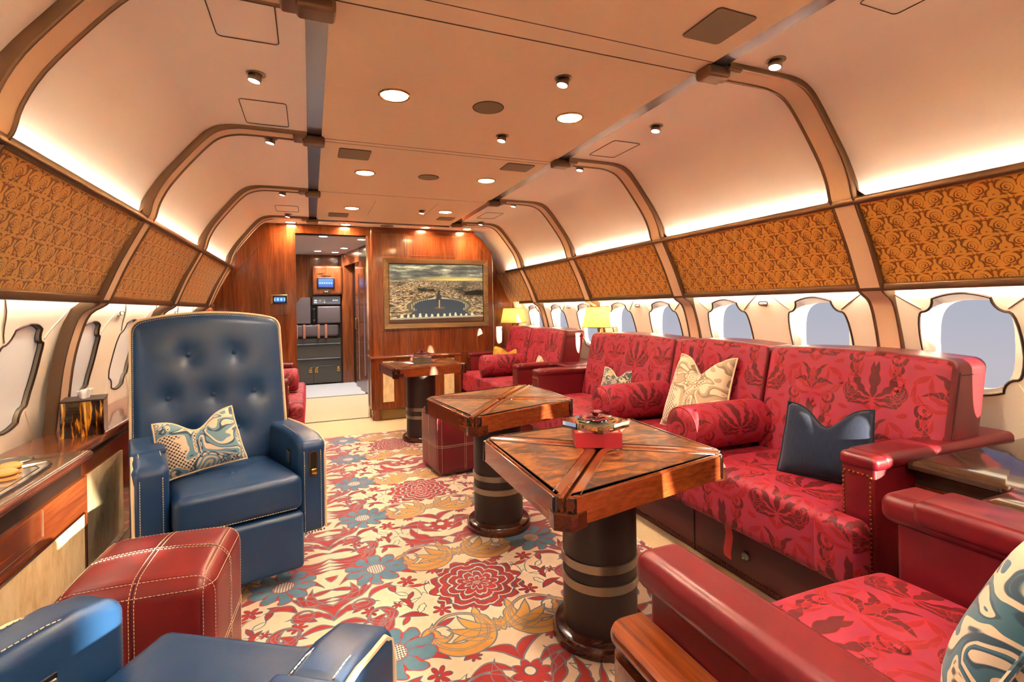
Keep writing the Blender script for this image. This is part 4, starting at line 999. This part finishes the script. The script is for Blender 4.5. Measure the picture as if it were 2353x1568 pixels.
# ---------------------------------------------------------------- cushions
def cushion(name, lab, cat, w, h, th, mat, pip, loc, rx, rz, chop=0., tilt=0., grp=None):
    """pillow standing in the local XZ plane, front towards -Y; chop dents the top edge; base at its bottom edge"""
    root = thing(name, lab, cat, loc, rz, grp)
    n = 18
    def pt(u, v, s):
        a, b = u*2-1, v*2-1
        ear = 1+.06*(abs(a)*abs(b))**2-.05*(1-abs(a)**2)*abs(b)**6*0
        x = a*w/2*(1-.07*(1-b*b)) * 1.0; z = b*h/2*(1-.07*(1-a*a))
        z -= chop*h*max(0, b)**1.5*math.exp(-(a/.42)**2)
        x -= a*chop*w*.18*max(0, b)
        t = th/2*max(0, (1-a**4))**.6*max(0, (1-b**4))**.6
        y = s*t
        if chop: y += s*.015*math.exp(-(a/.22)**2)*b*-1 if b > 0 else 0
        return Vector((x, y, z+h/2))
    Mr = Matrix.Translation((0, 0, 0)) @ Matrix.Rotation(tilt, 4, 'Y') @ Matrix.Rotation(rx, 4, 'X')
    mb = MB()
    for s in (-1, 1): mb.grid(lambda u, v: pt(u, v, s), n, n)
    mb.xf(Mr); body = mb.build('cushion_body', mat, root, ang=80, uvf=None)
    ul = body.data.uv_layers[0].data; Mi = Mr.inverted()
    for p in body.data.polygons:
        for li in p.loop_indices:
            c = Mi @ body.data.vertices[body.data.loops[li].vertex_index].co; ul[li].uv = (c.x, c.z)
    if pip:
        ed = [pt(i/n, 0, 1) for i in range(n)]+[pt(1, i/n, 1) for i in range(n)]+[pt(1-i/n, 1, 1) for i in range(n)]+[pt(0, 1-i/n, 1) for i in range(n)]
        MB().tube([Mr @ p for p in ed], .0042, 6, closed=True).build('piping', pip, root)
    # rest the lowest point on the given height
    lo = min(v.co.z for v in body.data.vertices); root.location.z -= lo
    return root
def bolster(lab, x0, x1, y, z, r, mat=None):
    root = thing('bolster', lab, 'bolster cushion', (x0, y, z), 0, 'red round bolsters')
    L = x1-x0
    pr = [(0, 0), (r*.55, -.006), (r*.86, .001), (r*.97, .012), (r, .03), (r, L*.5), (r, L-.03), (r*.97, L-.012), (r*.86, L), (0, L+.006)]
    MB().lathe(pr, 32, (0, 0, r), 'x').build('bolster_body', mat or M['damask'], root, ang=60, uvf=lambda c: (c.x, r*atan2(c.y, c.z-r)))
    MB().tube([(.008, r*.93*cos(2*pi*i/32), r+r*.93*sin(2*pi*i/32)) for i in range(32)], .0045, 6, closed=True).build('piping', M['damask_s'], root)
    return root

# ---------------------------------------------------------------- red sofas
def nails(path, r=.0048, step=.0135):
    mb = MB(); P = [Vector(p) for p in path]; D = 0.
    for a, b in zip(P, P[1:]):
        L = (b-a).length; k = D
        while k < L:
            mb.ball(a.lerp(b, k/L), r, 6, 4); k += step
        D = k-L
    return mb
def sofa(lab, X, sg, y0, y1, divs, grp, zseat=.415, za=.60, ends=(1, 1), far_arm_w=.10, tuft=None):
    """X(d): world x at distance d from the seat front towards the wall"""
    root = thing('sofa', lab, 'sofa', (X(.1), (y0+y1)/2, 0), 0, grp)
    B = lambda d0, ya, z0, d1, yb, z1: ((min(X(d0), X(d1)), ya, z0), (max(X(d0), X(d1)), yb, z1))
    aw = .10
    a, b = B(.09, y0+.03, .0, .82, y1-.03, .22); MB().rbox(a, b, .01, 2, .4).build('base', M['red_dk'], root, world=True)
    ys = [y0+aw+.004]+list(divs)+[y1-far_arm_w-.004]
    for i in range(len(ys)-1):
        ya, yb = ys[i]+.002, ys[i+1]-.002
        def seatfn(p, d):
            q = Vector(p); c = (ya+yb)/2
            t = max(0, 1-((p[1]-c)/((yb-ya)/2))**2)
            if d[2] > 0: q[2] += .018*t*max(0, 1-((p[0]-X(.30))/.40)**2)
            return q
        a, b = B(.0, ya, .215, .52, yb, zseat); sc_ = MB().rbox(a, b, .035, 4, .05, seatfn)
        if (i == 0 and ends[0]):
            a, b = B(.0, y0-.005, .215, .095, ya+.03, zseat-.002); sc_.rbox(a, b, .033, 3, .05)
        if (i == len(ys)-2 and ends[1]):
            a, b = B(.0, yb-.03, .215, .095, y1+.005, zseat-.002); sc_.rbox(a, b, .033, 3, .05)
        so = sc_.build('seat_cushion', M['damask'], root, world=True)
        MB().tube([(X(.038), ya+.03, zseat-.006), (X(.035), yb-.03, zseat-.006)], .002, 5).build('seam', M['thread_dk'], so, world=True)
        # leaning back cushion, leather round the sides, resting over the near arm
        if i == 0: ya = y0+.014
        bt, tk = .40, .21
        H = .455; lean = .32
        def place(p):        # local: p.x depth from face, p.y along, p.z up
            bow = .016*(1-((p[1]-(ya+yb)/2)/((yb-ya)/2))**2)
            d = .43+p[0]+lean*(p[2])*.72+.0*p[2]**2
            return Vector((X(d), p[1], bt+p[2]+bow*max(0, p[2]/H)))
        cyc = (ya+yb)/2; hw_ = (yb-ya)/2
        T = [(cyc+f_*hw_, z_) for f_, z_ in (tuft or ((-.55, .33), (.0, .33), (.55, .33), (-.28, .23), (.28, .23), (-.55, .13), (0., .13), (.55, .13)))]
        def bf(p, d):
            q = Vector(p)
            if d[0] < 0:
                f_ = max(0, min(1, -d[0]/(tk/2)))
                s_ = 0
                for ty, tz in T:
                    rr = (p[1]-ty)**2+(p[2]-tz)**2; s_ += .013*math.exp(-rr/.0009)
                q[0] += f_*s_-f_*.012*max(0, 1-((p[1]-cyc)/hw_)**4)
            return place(q)
        bk = MB().rbox((0, ya, 0), (tk, yb, H), .035, 4, .022, bf)
        dd = .35*0
        bo = bk.build('back_cushion', [M['damask'], M['red']], root, world=True)
        # front faces are cloth, the rest leather
        nrm = Vector((-sg*cos(math.atan(lean*.72)), 0, sin(math.atan(lean*.72))))
        for p in bo.data.polygons: p.material_index = 0 if p.normal.dot(nrm) > .62 else 1
        for ty, tz in T:
            p = place(Vector((-.012*max(0, 1-((ty-cyc)/hw_)**4)+.009, ty, tz)))
            MB().ball(p, .0095, 10, 6, (.6, 1, 1)).build('button', M['damask_s'], bo, world=True)
        st = [place(Vector((.026, ya+.006, .03+.0*k))) for k in range(1)]
        if i == 0:
            MB().tube([place(Vector((.034, ya-.001, .03+(H-.07)*k/8))) for k in range(9)], .0022, 5).build('stitching', M['thread_dk'], bo, world=True)
            MB().tube([place(Vector((.034+.12*k/4, ya-.001, H-.05))) for k in range(5)], .0018, 5).build('stitching', M['thread_dk'], bo, world=True)
        if i < len(ys)-2:
            MB().tube([place(Vector((.03, yb+.002, .02+(H-.04)*k/6))) for k in range(7)], .003, 5).build('seam', M['thread_dk'], bo, world=True)
    # shell behind the cushions, up to the wall
    a, b = B(.62, y0+.01, .2, .845, y1-.01, .595); MB().rbox(a, b, .03, 3, .3).build('back_shell', M['red'], root, world=True)
    # arms
    for k, (ya, yb, sd) in enumerate(((y0, y0+aw, -1), (y1-far_arm_w, y1, 1))):
        a, b = B(.10, ya, .03, .84, yb, za-.03); am = MB().rbox(a, b, .012, 2, .2)
        ar = am.build('arm', M['red'], root, world=True)
        a, b = B(.095, ya-.008, za-.05, .84, yb+.008, za-.004); MB().rbox(a, b, .02, 4, .2).build('arm_cap', M['red'], ar, world=True)
        a, b = B(.135, ya-.010, za-.048, .40, yb+.010, za); MB().rbox(a, b, .02, 4, .2).build('arm_pad', M['red'], ar, world=True)
        y_a, y_b = ya+.010, yb-.010
        if y_b-y_a > .12: y_b = y_a+.09
        nails([(X(.099), y_a, .06), (X(.099), y_a, za-.062), (X(.099), y_b, za-.062), (X(.099), y_b, .06)]).build('nailhead_trim', M['brass'], ar, world=True)
    nails([(X(.088), y0+.12, .026), (X(.088), y1-.12, .026)], .004, .014).build('nailhead_trim', M['brass_old'], root, world=True)
    return root
XR = lambda d: 1.42+d
XL = lambda d: -.05-d
s1 = sofa('long red damask three-seat sofa along the right windows with studded leather arms', XR, 1, .965, 3.40, (1.70, 2.34), 'red damask sofas', far_arm_w=.12)
MB().tube([(1.455, 1.465, .235), (1.472, 1.470, .17), (1.468, 1.478, .105), (1.474, 1.482, .08)], .018, 8, flat=.002).build('pull_ribbon', M['ribbon'], s1, world=True)
lt = MB().lathe([(0, -.004), (.012, -.004), (.015, -.001), (.018, -.006), (.020, 0)], 20, ax='x').xf(Matrix.Translation((1.509, 1.425, .10))).build('latch_button', M['steel'], s1, world=True)
MB().tube([(1.507, 1.70, .005), (1.507, 1.70, .215)], .002, 5).build('base_seam', M['black'], s1, world=True)
s2 = sofa('far red damask loveseat by the wooden bulkhead on the right side', XR, 1, 3.69, 5.045, (4.38,), 'red damask sofas')
s3 = sofa('red sofa against the left wall, mostly hidden behind the blue armchair', XL, -1, 3.66, 4.92, (4.28,), 'red damask sofas')
bolster('red damask bolster lying across the long sofa behind the navy cushion', 1.455, 1.90, 1.715, .425, .098)
bolster('red damask bolster lying across the long sofa at its far division', 1.455, 1.90, 2.355, .425, .098)
bolster('red damask bolster lying across the far loveseat', 1.455, 1.88, 4.40, .425, .098)
bolster('red bolster on the left sofa behind the blue armchair', -.47, -.10, 4.30, .425, .09)
cushion('cushion', 'cream paisley cushion with two peaked corners leaning between the bolsters', 'cushion', .36, .40, .14, M['pais_cream'], M['piping'], (1.725, 1.975, .425), radians(-24), radians(-80), .24)
cushion('cushion', 'navy blue cushion with a dented top beside the near arm of the long sofa', 'cushion', .30, .27, .12, M['navy'], M['navy'], (1.66, 1.225, .425), radians(-22), radians(-66), .28)
cushion('cushion', 'small dark paisley cushion at the far end of the long sofa', 'cushion', .25, .24, .10, M['pais_dark'], M['piping'], (1.80, 2.74, .425), radians(-22), radians(-62), .26)
cushion('cushion', 'mustard yellow cushion on the far loveseat', 'cushion', .36, .25, .10, M['yellow'], M['yellow'], (1.80, 4.66, .425), radians(-18), radians(-45), .22)
cushion('cushion', 'pale cushion mostly hidden behind the near arm of the far loveseat', 'cushion', .30, .22, .10, M['pais_cream'], M['piping'], (1.86, 3.93, .425), radians(-20), radians(-75), .2)
# ledges between the sofa arms, with the two lamps
for ya, yb, lab in ((3.415, 3.675, 'red leather ledge between the long sofa and the far loveseat, under the tall lamp'), (5.06, 5.45, 'red leather ledge in the corner behind the far loveseat, under the far lamp')):
    lg = thing('lamp_ledge', lab, 'ledge', (2.05, (ya+yb)/2, 0))
    MB().rbox((1.84, ya, 0), (2.29, yb, .575), .012, 2, .3).build('body', M['red'], lg, world=True)
    MB().rbox((1.835, ya-.002, .575), (2.292, yb+.002, .600), .01, 3, .3).build('top', M['red'], lg, world=True)
def table_lamp(x, y, lab):
    t = thing('table_lamp', lab, 'lamp', (x, y, .600), 0, 'brass table lamps with yellow shades')
    MB().lathe([(0, 0), (.058, 0), (.060, .006), (.050, .012), (.026, .022), (.017, .030), (.017, .04), (.012, .044), (.0125, .22), (.017, .224), (.017, .238), (.010, .244), (.010, .33), (0, .33)], 24).build('stem', M['brass_old'], t)
    MB().tube([(0, 0, .33), (0, 0, .485)], .003, 6).ball((0, 0, .487), .006, 8, 6).build('finial', M['brass_old'], t)
    for_ = MB().lathe([(.142, .285), (.108, .452)], 36); for_.f = for_.f[:-2]; for_.m = for_.m[:-2]
    sh = for_.build('shade', M['shade'], t, recalc=False)
    MB().tube([(.1425*cos(2*pi*i/36), .1425*sin(2*pi*i/36), .285) for i in range(36)], .0025, 5, closed=True).tube([(.1085*cos(2*pi*i/36), .1085*sin(2*pi*i/36), .452) for i in range(36)], .0025, 5, closed=True).build('shade_rim', M['brass_old'], sh)
    MB().ball((0, 0, .37), .024, 12, 8).build('bulb', M['lens'], t)
    lamp('lamp_light', 'POINT', L_LAMP, (1, .78, .45), (0, 0, .37), t, shadow_soft_size=.03)
table_lamp(2.20, 3.545, 'tall brass table lamp with a yellow shade beside the long sofa')
table_lamp(2.15, 5.32, 'far brass table lamp with a yellow shade beside the wooden bulkhead')
# ---------------------------------------------------------------- blue reclining chairs
def blue_chair(lab, loc, rot):
    root = thing('reclining_armchair', lab, 'armchair', (loc[0], loc[1], 0), rot, 'blue leather armchairs')
    bl = M['blue']
    MB().lathe([(0, 0), (.24, 0), (.24, .02), (.20, .03), (.20, .10), (0, .10)], 32, (0, .04, 0)).build('swivel_base', M['black'], root)
    MB().rbox((-.215, -.25, .10), (.215, .34, .26), .02, 2, .2).build('frame', bl, root)
    for sd in (-1, 1):
        xo, xi = sd*.325, sd*.215; x0, x1 = min(xo, xi), max(xo, xi)
        def af(p, d):
            q = Vector(p)
            if d[2] > .1: q[2] -=  .03*max(0, (p[1]+.1)/.4)**1.5+.02*max(0, (-.25-p[1])/.08)
            return q
        am = MB().rbox((x0, -.33, .145), (x1, .30, .535), .028, 4, .06, af).build('arm', bl, root)
        # piping along the outer front edge and the top
        xp = sd*.319
        pp = [(xp, -.322, .155), (xp, -.324, .30), (xp, -.322, .46), (xp, -.312, .495), (xp, -.29, .513), (xp, -.2, .526), (xp, 0, .525), (xp, .25, .508)]
        MB().tube(pp, .0055, 6).build('piping', M['piping'], am)
        xs = sd*.300
        MB().dash([(xs, -.3315, .16), (xs, -.3315, .47), (xs, -.322, .502), (xs, -.30, .520), (xs, -.2, .5365), (xs, -.05, .5365), (xs, .2, .523)]).build('stitching', M['thread'], am)
        MB().dash([(sd*.235, -.3315, .16), (sd*.235, -.3315, .47), (sd*.235, -.322, .502), (sd*.235, -.30, .520), (sd*.235, -.2, .5365), (sd*.235, .0, .5365)]).build('stitching', M['thread'], am)
        nails([(x0+.012, -.326, .148), (x1-.012, -.326, .148)], .004, .012).build('nailhead_trim', M['brass'], am)
        if sd > 0:
            sp = MB().rbox((xi-.003, -.20, .40), (xi+.004, -.145, .465), .003, 2, .1).build('switch_plate', M['black'], am)
            for k in (0, 1): MB().rbox((xi-.007, -.197+k*.026, .408), (xi+.002, -.176+k*.026, .457), .003, 2, .1).build('switch', M['steel'], sp)
            hp = MB().prism([(p[0], p[1]) for p in rrect(.252, .375, .288, .48, .0178)], -.334, -.328, ax='y').build('recline_plate', M['brass_old'], am)
            MB().prism([(p[0], p[1]) for p in rrect(.258, .38, .282, .475, .0118)], -.3345, -.333, ax='y').build('recline_slot', M['black'], hp)
            MB().rbox((.258, -.345, .385), (.282, -.330, .41), .006, 2, .1).build('recline_handle', M['brass'], hp)
        else:
            MB().rbox((x0-.001, -.16, .522), (x1+.001, .12, .542), .012, 3, .08).build('arm_pad', bl, am)
    T = [(-.10, -.02), (.10, -.02), (0, -.17), (-.1, .1), (.1, .1)]
    def sf(p, d):
        q = Vector(p)
        if d[2] > 0:
            q[2] += .022*max(0, 1-(p[0]/.215)**2)*max(0, 1-((p[1]+.06)/.30)**4)
            for tx, ty in T: q[2] -= .014*math.exp(-((p[0]-tx)**2+(p[1]-ty)**2)/.0010)
        q[2] -= (p[1]+.40)*.09
        return q
    st = MB().rbox((-.211, -.405, .275), (.211, .30, .415), .032, 4, .028, sf).build('seat_cushion', bl, root)
    for z in (.398, .300):
        for o in (0, .012): MB().dash([(-.19, -.404+(.006 if z > .35 else .002), z+o-.012), (.19, -.404+(.006 if z > .35 else .002), z+o-.012)]).build('stitching', M['thread'], st)
    for tx, ty in T[:3]: MB().ball((tx, ty, .417+.022*max(0, 1-(tx/.215)**2)-.012-(ty+.40)*.09), .009, 10, 6, (1, 1, .6)).build('button', bl, st)
    MB().rbox((-.210, -.415, .055), (.210, -.355, .272), .018, 3, .1).build('leg_rest', bl, root)
    # backrest
    BT = [(-.095, .47), (.095, .47), (-.175, .31), (0, .31), (.175, .31), (-.095, .16), (.095, .16)]
    def place(p):
        x, y, z = p
        w_ = .985-.02*min(1, max(0, z/.6))
        arch = .040*(1-(x/.32)**2)*max(0, (z-.3)/.35)
        return Vector((x*w_-.012, .15+y+z*.19, .345+z*1.06+arch))
    def bf(p, d):
        q = Vector(p)
        if d[1] < 0:
            f_ = max(0, min(1, -d[1]/.07)); s_ = -.018*max(0, 1-(p[0]/.3)**4)*max(0, 1-((p[2]-.31)/.34)**4)
            for tx, tz in BT:
                r2 = (p[0]-tx)**2+(p[2]-tz)**2; s_ += .020*math.exp(-r2/.0006)+.016*math.exp(-r2/.004)
            q[1] += f_*s_
        return place(q)
    bk = MB().rbox((-.315, 0, 0), (.315, .15, .635), .045, 5, .022, bf).build('backrest', bl, root, ang=60)
    for tx, tz in BT:
        MB().ball(place((tx, -.018+.028, tz)), .0105, 12, 8, (1, .7, 1)).build('button', bl, bk)
    e_ = []
    for i in range(13): e_.append((-.313, .02, .635*.93*i/12))
    for i in range(1, 5): a = pi/2*i/4; e_.append((-.313+.04*(1-cos(a)), .02, .59+.04*sin(a)))
    for i in range(1, 14): e_.append((-.273+.546*i/14, .02, .632))
    for i in range(0, 5): a = pi/2*i/4; e_.append((.273+.04*sin(a), .02, .59+.04*cos(a)))
    for i in range(1, 13): e_.append((.313, .02, .59*(1-i/12)))
    MB().tube([place(p) for p in e_], .0055, 6).build('piping', M['piping'], bk)
    MB().dash([place((p[0]*.97, .008, p[2]*.985)) for p in e_]).build('stitching', M['thread'], bk)
    return root
c1 = blue_chair('tufted blue leather armchair facing the camera with a paisley cushion on its seat', (-.35, 2.45), radians(16))
c2 = dup(c1, (-.32, .765, 0), radians(148), 'blue leather armchair at the bottom left edge, turned away from the camera', 'blue leather armchairs', skip=('nailhead_trim',))
cushion('cushion', 'blue paisley cushion with cream piping on the blue armchair', 'cushion', .31, .235, .10, M['pais_blue'], M['piping'], (-.405, 2.33, .395), radians(-24), radians(14), .26, radians(-8))

# ---------------------------------------------------------------- ottomans
def dens(P, n=6):
    out = []
    for a, b in zip(P, P[1:]+P[:1]):
        L = math.dist(a, b); m_ = n if L > .05 else 1
        out += [tuple(a[i]+(b[i]-a[i])*k/m_ for i in range(3)) for k in range(m_)]
    return out
def ottoman(lab, x, y, rot, w, d, h, mat):
    t = thing('ottoman', lab, 'ottoman', (x, y, 0), rot, 'red leather ottomans')
    def of(p, q):
        r_ = Vector(p)
        if q[2] > 0: r_[2] += .018*max(0, 1-(p[0]/(w/2))**2)*max(0, 1-(p[1]/(d/2))**2)
        return r_
    b = MB().rbox((-w/2, -d/2, .01), (w/2, d/2, h), .045, 5, .04, of).build('body', mat, t)
    sm_ = MB(); st = MB()
    def loop(plane, c, off):
        r = .045
        if plane == 'x': return [(c, p[0], p[1]) for p in rrect(-d/2-off, .012, d/2+off, h+off, r, 5)]
        if plane == 'y': return [(p[0], c, p[1]) for p in rrect(-w/2-off, .012, w/2+off, h+off, r, 5)]
        return [(p[0], p[1], c) for p in rrect(-w/2-off, -d/2-off, w/2+off, d/2+off, r, 5)]
    dome = lambda p: (p[0], p[1], p[2]+(.018*max(0, 1-(p[0]/(w/2))**2)*max(0, 1-(p[1]/(d/2))**2) if p[2] > h*.6 else 0))
    for pl, c in (('x', 0.), ('y', 0.), ('z', h*.48), ('x', w/2-.03), ('x', -w/2+.03), ('y', d/2-.03), ('y', -d/2+.03), ('z', h-.03)):
        k = .0055
        e0 = -.0125 if abs(c) > .1 and pl != 'z' else 0.0005
        if pl == 'z' and c > h*.6: e0 = -.0005-.003
        if abs(c) > .1 and pl != 'z': e0 = -.0035
        sm_.tube([dome(q) for q in dens(loop(pl, c, e0-.001))], .0022, 5, closed=True)
        st.dash([dome(q) for q in dens(loop(pl, c-k, e0+.0006))], .0008, .006, .003, True); st.dash([dome(q) for q in dens(loop(pl, c+k, e0+.0006))], .0008, .006, .003, True)
    sm_.build('seam', M['red_dk'], b); st.build('stitching', M['thread'], b)
    return t
ottoman('oxblood leather ottoman with cream stitching in front of the blue armchair', -.385, 1.58, radians(-4), .34, .34, .41, M['oxblood'])
ottoman('dark red leather ottoman tucked under the middle pedestal table', .88, 3.24, radians(6), .36, .36, .40, M['red'])

# ---------------------------------------------------------------- left console
t = thing('side_console', 'near wooden side console with a parchment front and a cup holder', 'console', (-.85, 1.6, 0))
yA, yB = 1.02, 2.08; xf = -.70
MB().prism([(xf, yA), (xf, yB), (wx(-1, .3)+.02, yB), (wx(-1, .3)+.02, yA)], .0, .515).build('body', M['wood_y'], t, world=True, smooth=False)
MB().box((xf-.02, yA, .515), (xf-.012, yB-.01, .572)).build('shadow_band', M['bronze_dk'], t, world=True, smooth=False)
tp = MB().rbox((wx(-1, .6)+.012, yA, .570), (xf+.014, yB+.008, .600), .013, 4, .25).build('top', M['wood_top'], t, world=True)
MB().rbox((xf-.015, yA, .572), (xf+.018, yB+.012, .597), .012, 4, .3).build('edge_moulding', M['wood_y'], t, world=True)
MB().box((xf-.001, yA, .02), (xf+.004, yB-.035, .40)).build('inset_panel', M['parch'], t, world=True, smooth=False)
MB().tube([(xf+.0045, p[0], p[1]) for p in rrect(yA, .018, yB-.034, .402, .003, 1)], .003, 4, closed=True).build('inset_frame', M['wood_dk'], t, world=True)
MB().tube([(xf+.001, yA, .435), (xf+.001, 1.78, .435), (xf+.001, 1.78, .51)], .0016, 4).build('drawer_gap', M['seam'], t, world=True)
MB().tube([(-.93, 1.2, .6005), (-.93, 1.93, .6005), (-.88, 2.0, .6005), (-.70, 2.03, .6005)], .0012, 4).build('leaf_gap', M['seam'], tp, world=True)
ch = MB().lathe([(.046, .6035), (.040, .6042), (.037, .602), (.036, .56)], 28, (-.855, 2.02+.165, 0), sx=1.0, sy=1.0)
# cup holder sits in the near top
cupy = 2.02
ch = MB().lathe([(.050, .6012), (.048, .6040), (.042, .6045), (.039, .6025), (.0385, .6020)], 28, (-.865, cupy, 0)).build('cup_holder', M['steel'], t, world=True)
MB().lathe([(0, .6015), (.039, .6015)], 28, (-.865, cupy, 0)).build('cup_well', M['black'], ch, world=True)
t = thing('side_console', 'lower wooden side console carrying the tissue box behind the blue armchair', 'console', (-.86, 3.0, 0))
xf2, yA2, yB2 = -.775, 2.115, 3.645
MB().prism([(xf2, yA2), (xf2, yB2), (wx(-1, .3)+.02, yB2), (wx(-1, .3)+.02, yA2)], .085, .52).build('body', M['wood_y'], t, world=True, smooth=False)
MB().prism([(xf2-.03, yA2), (xf2-.03, yB2), (wx(-1, .3)+.02, yB2), (wx(-1, .3)+.02, yA2)], 0, .085).build('plinth', M['brass_old'], t, world=True, smooth=False)
MB().rbox((wx(-1, .6)+.012, yA2-.01, .545), (xf2+.014, yB2, .582), .012, 4, .3).build('top', M['wood_y'], t, world=True)
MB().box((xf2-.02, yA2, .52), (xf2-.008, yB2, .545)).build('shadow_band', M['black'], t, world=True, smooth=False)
for ya, yb in ((2.20, 2.66), (2.80, 3.30)):
    MB().box((xf2-.001, ya, .12), (xf2+.006, yb, .46)).build('inset_panel', M['parch'], t, world=True, smooth=False)
MB().box((xf2-.028, 2.2, .015), (xf2-.024, 3.4, .075)).build('vent_grille', M['grille'], t, world=True, smooth=False)
# tissue box
t = thing('tissue_box', 'brown and gold lacquered tissue box on the left console', 'tissue box', (-.835, 2.47, .5825), radians(12))
MB().prism([(-.065, -.07), (.065, -.07), (.065, .07), (-.065, .07)], 0, .135).build('case', M['tortoise'], t, smooth=False)
MB().prism([(-.067, -.072), (.067, -.072), (.067, .072), (-.067, .072)], .133, .139).build('lid', M['bronze_dk'], t, smooth=False)
MB().grid(lambda u, v: ((.012+.012*v)*cos(2*pi*u)*(1+.3*sin(6*pi*u)), (.022+.018*v*(1-v))*sin(2*pi*u), .137+.034*sin(v*1.4)+.006*sin(10*u)*v), 20, 6).build('tissue', M['paper'], t)
# silver tray with two macarons and a glass cloche edge
t = thing('serving_tray', 'shiny silver tray on the near side console', 'tray', (-.80, 1.80, .6005), radians(2))
P_ = [(-.085, -.22), (.075, -.22), (.080, -.05), (.078, .10), (.055, .14), (.03, .125), (-.085, .06)]
MB().prism(P_, 0, .004).build('tray_base', M['porcelain'], t)
MB().tube([(p[0], p[1], .005) for p in P_], .004, 6, closed=True).build('rim', M['chrome'], t)
MB().tube([(p[0]*.75, p[1]*.75, .004) for p in P_], .002, 5, closed=True).build('inner_line', M['brass_old'], t)
def macaron(x, y, z, lab):
    t = thing('macaron', lab, 'macaron', (x, y, z), 0, 'macarons on the tray')
    MB().lathe([(0, 0), (.020, 0), (.026, .004), (.0265, .009), (.024, .011)], 24).build('lower_shell', M['macaron'], t)
    MB().lathe([(.023, .0105), (.0245, .0135), (.023, .0165)], 24).build('filling', M['macaron_in'], t)
    MB().lathe([(.024, .016), (.0265, .018), (.026, .023), (.018, .029), (0, .031)], 24).build('upper_shell', M['macaron'], t)
macaron(-.795, 1.845, .605, 'golden macaron on the silver tray at the left edge'); macaron(-.775, 1.775, .605, 'second macaron at the left edge of the frame, nearer the camera')

# ---------------------------------------------------------------- near right armchair, its side shelf and the dark desk
t = thing('red_armchair', 'red leather armchair with a damask seat in the bottom right corner', 'armchair', (1.01, .45, 0))
for xa, xb, pad in ((.585, .70, False), (1.33, 1.475, True)):
    ar = MB().rbox((xa+.012, .02, .06), (xb-.008, .805, .525), .02, 3, .2).build('arm', M['red'], t, world=True)
    MB().rbox((xa, 0.0, .495), (xb, .84, .57), .03, 5, .2).build('arm_cap', M['red'], ar, world=True)
    if pad: MB().rbox((xa-.008, .10, .515), (xb+.008, .76, .578), .022, 4, .2).build('arm_pad', M['red'], ar, world=True)
def sf2(p, d):
    q = Vector(p); cx_, cy_ = 1.014, .50
    if d[2] > 0:
        q[2] += .035*max(0, 1-((p[0]-cx_)/.32)**2)*max(0, 1-((p[1]-cy_)/.36)**4)
        for tx, ty in ((1.014, .60), (.87, .45), (1.16, .45)): q[2] -= .022*math.exp(-((p[0]-tx)**2+(p[1]-ty)**2)/.0022)
    return q
se = MB().rbox((.702, .16, .22), (1.328, .835, .385), .045, 5, .03, sf2).build('seat_cushion', M['damask'], t, world=True, ang=60)
for tx, ty in ((1.014, .60), (.87, .45), (1.16, .45)):
    MB().ball((tx, ty, .402), .013, 10, 6, (1, 1, .6)).build('button', M['damask_s'], se, world=True)
MB().rbox((.71, .05, .04), (1.32, .78, .22), .02, 2, .2).build('base', M['red_dk'], t, world=True)
MB().rbox((.70, -.10, .20), (1.33, .10, .98), .04, 4, .2).build('backrest', M['damask'], t, world=True)
cushion('cushion', 'large teal paisley cushion at the bottom right corner on the red armchair', 'cushion', .42, .38, .15, M['pais_teal'], M['pais_teal'], (1.03, .47, .405), radians(-24), radians(190), .05)
t = thing('side_shelf', 'narrow rounded wooden side shelf against the near red armchair', 'side table', (.545, .5, 0))
P_ = [(.505, 0.0)]+[(.505+.045-.045*cos(radians(a)), .775+.045*sin(radians(a))) for a in range(0, 91, 15)]+[(.594, .82), (.594, 0.0)]
inw = lambda k: [(.594-(.594-p[0])*k, p[1]*(1 if p[1] < .01 else (1-(1-k)*.06))) for p in P_]
MB().prism(inw(.96), .02, .405).build('body', M['wood'], t, world=True)
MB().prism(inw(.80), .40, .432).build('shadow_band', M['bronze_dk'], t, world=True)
tb = MB()
pr = [(1.0, .432), (1.03, .436), (1.03, .444), (1.0, .450)]
vs = [(p[0], p[1], z) for k, z in pr for p in inw(k)]; N = len(P_)
tb.add(vs, [(k*N+j, k*N+(j+1) % N, (k+1)*N+(j+1) % N, (k+1)*N+j) for k in range(3) for j in range(N)]+[tuple(reversed(range(N))), tuple(3*N+j for j in range(N))]).build('top', M['wood_y'], t, world=True)
t = thing('desk', 'dark polished corner desk top between the sofa arm and the near red armchair', 'desk', (1.95, .5, 0))
P_ = [(2.30, -.6), (2.30, .955), (1.665, .955), (1.665, .74)]+[(1.635+.03*cos(radians(a)), .735+.03*sin(radians(a))-.0) for a in (0, -30, -60, -90)]+[(1.52, .705), (1.505, .69), (1.50, .66), (1.50, -.6)]
bd = [(2.29, -.6), (2.29, .955), (1.69, .955), (1.69, .68), (1.53, .68), (1.53, -.6)]
MB().prism(bd, 0, .50).build('body', M['wood_h'], t, world=True, smooth=False)
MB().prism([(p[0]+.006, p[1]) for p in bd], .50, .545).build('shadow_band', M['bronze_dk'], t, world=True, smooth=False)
tb = MB(); N = len(P_); cxy = (1.95, .2)
pr = [(0, .545), (-.006, .55), (-.006, .562), (.004, .570)]
vs = [(p[0]+(o if p[0] < 2.2 else 0), p[1]-(o if .6 < p[1] < .9 else 0), z) for o, z in pr for p in P_]
tb.add(vs, [(k*N+j, k*N+(j+1) % N, (k+1)*N+(j+1) % N, (k+1)*N+j) for k in range(3) for j in range(N)]+[tuple(reversed(range(N))), tuple(3*N+j for j in range(N))]).build('top', M['wood_desk'], t, world=True, ang=50)
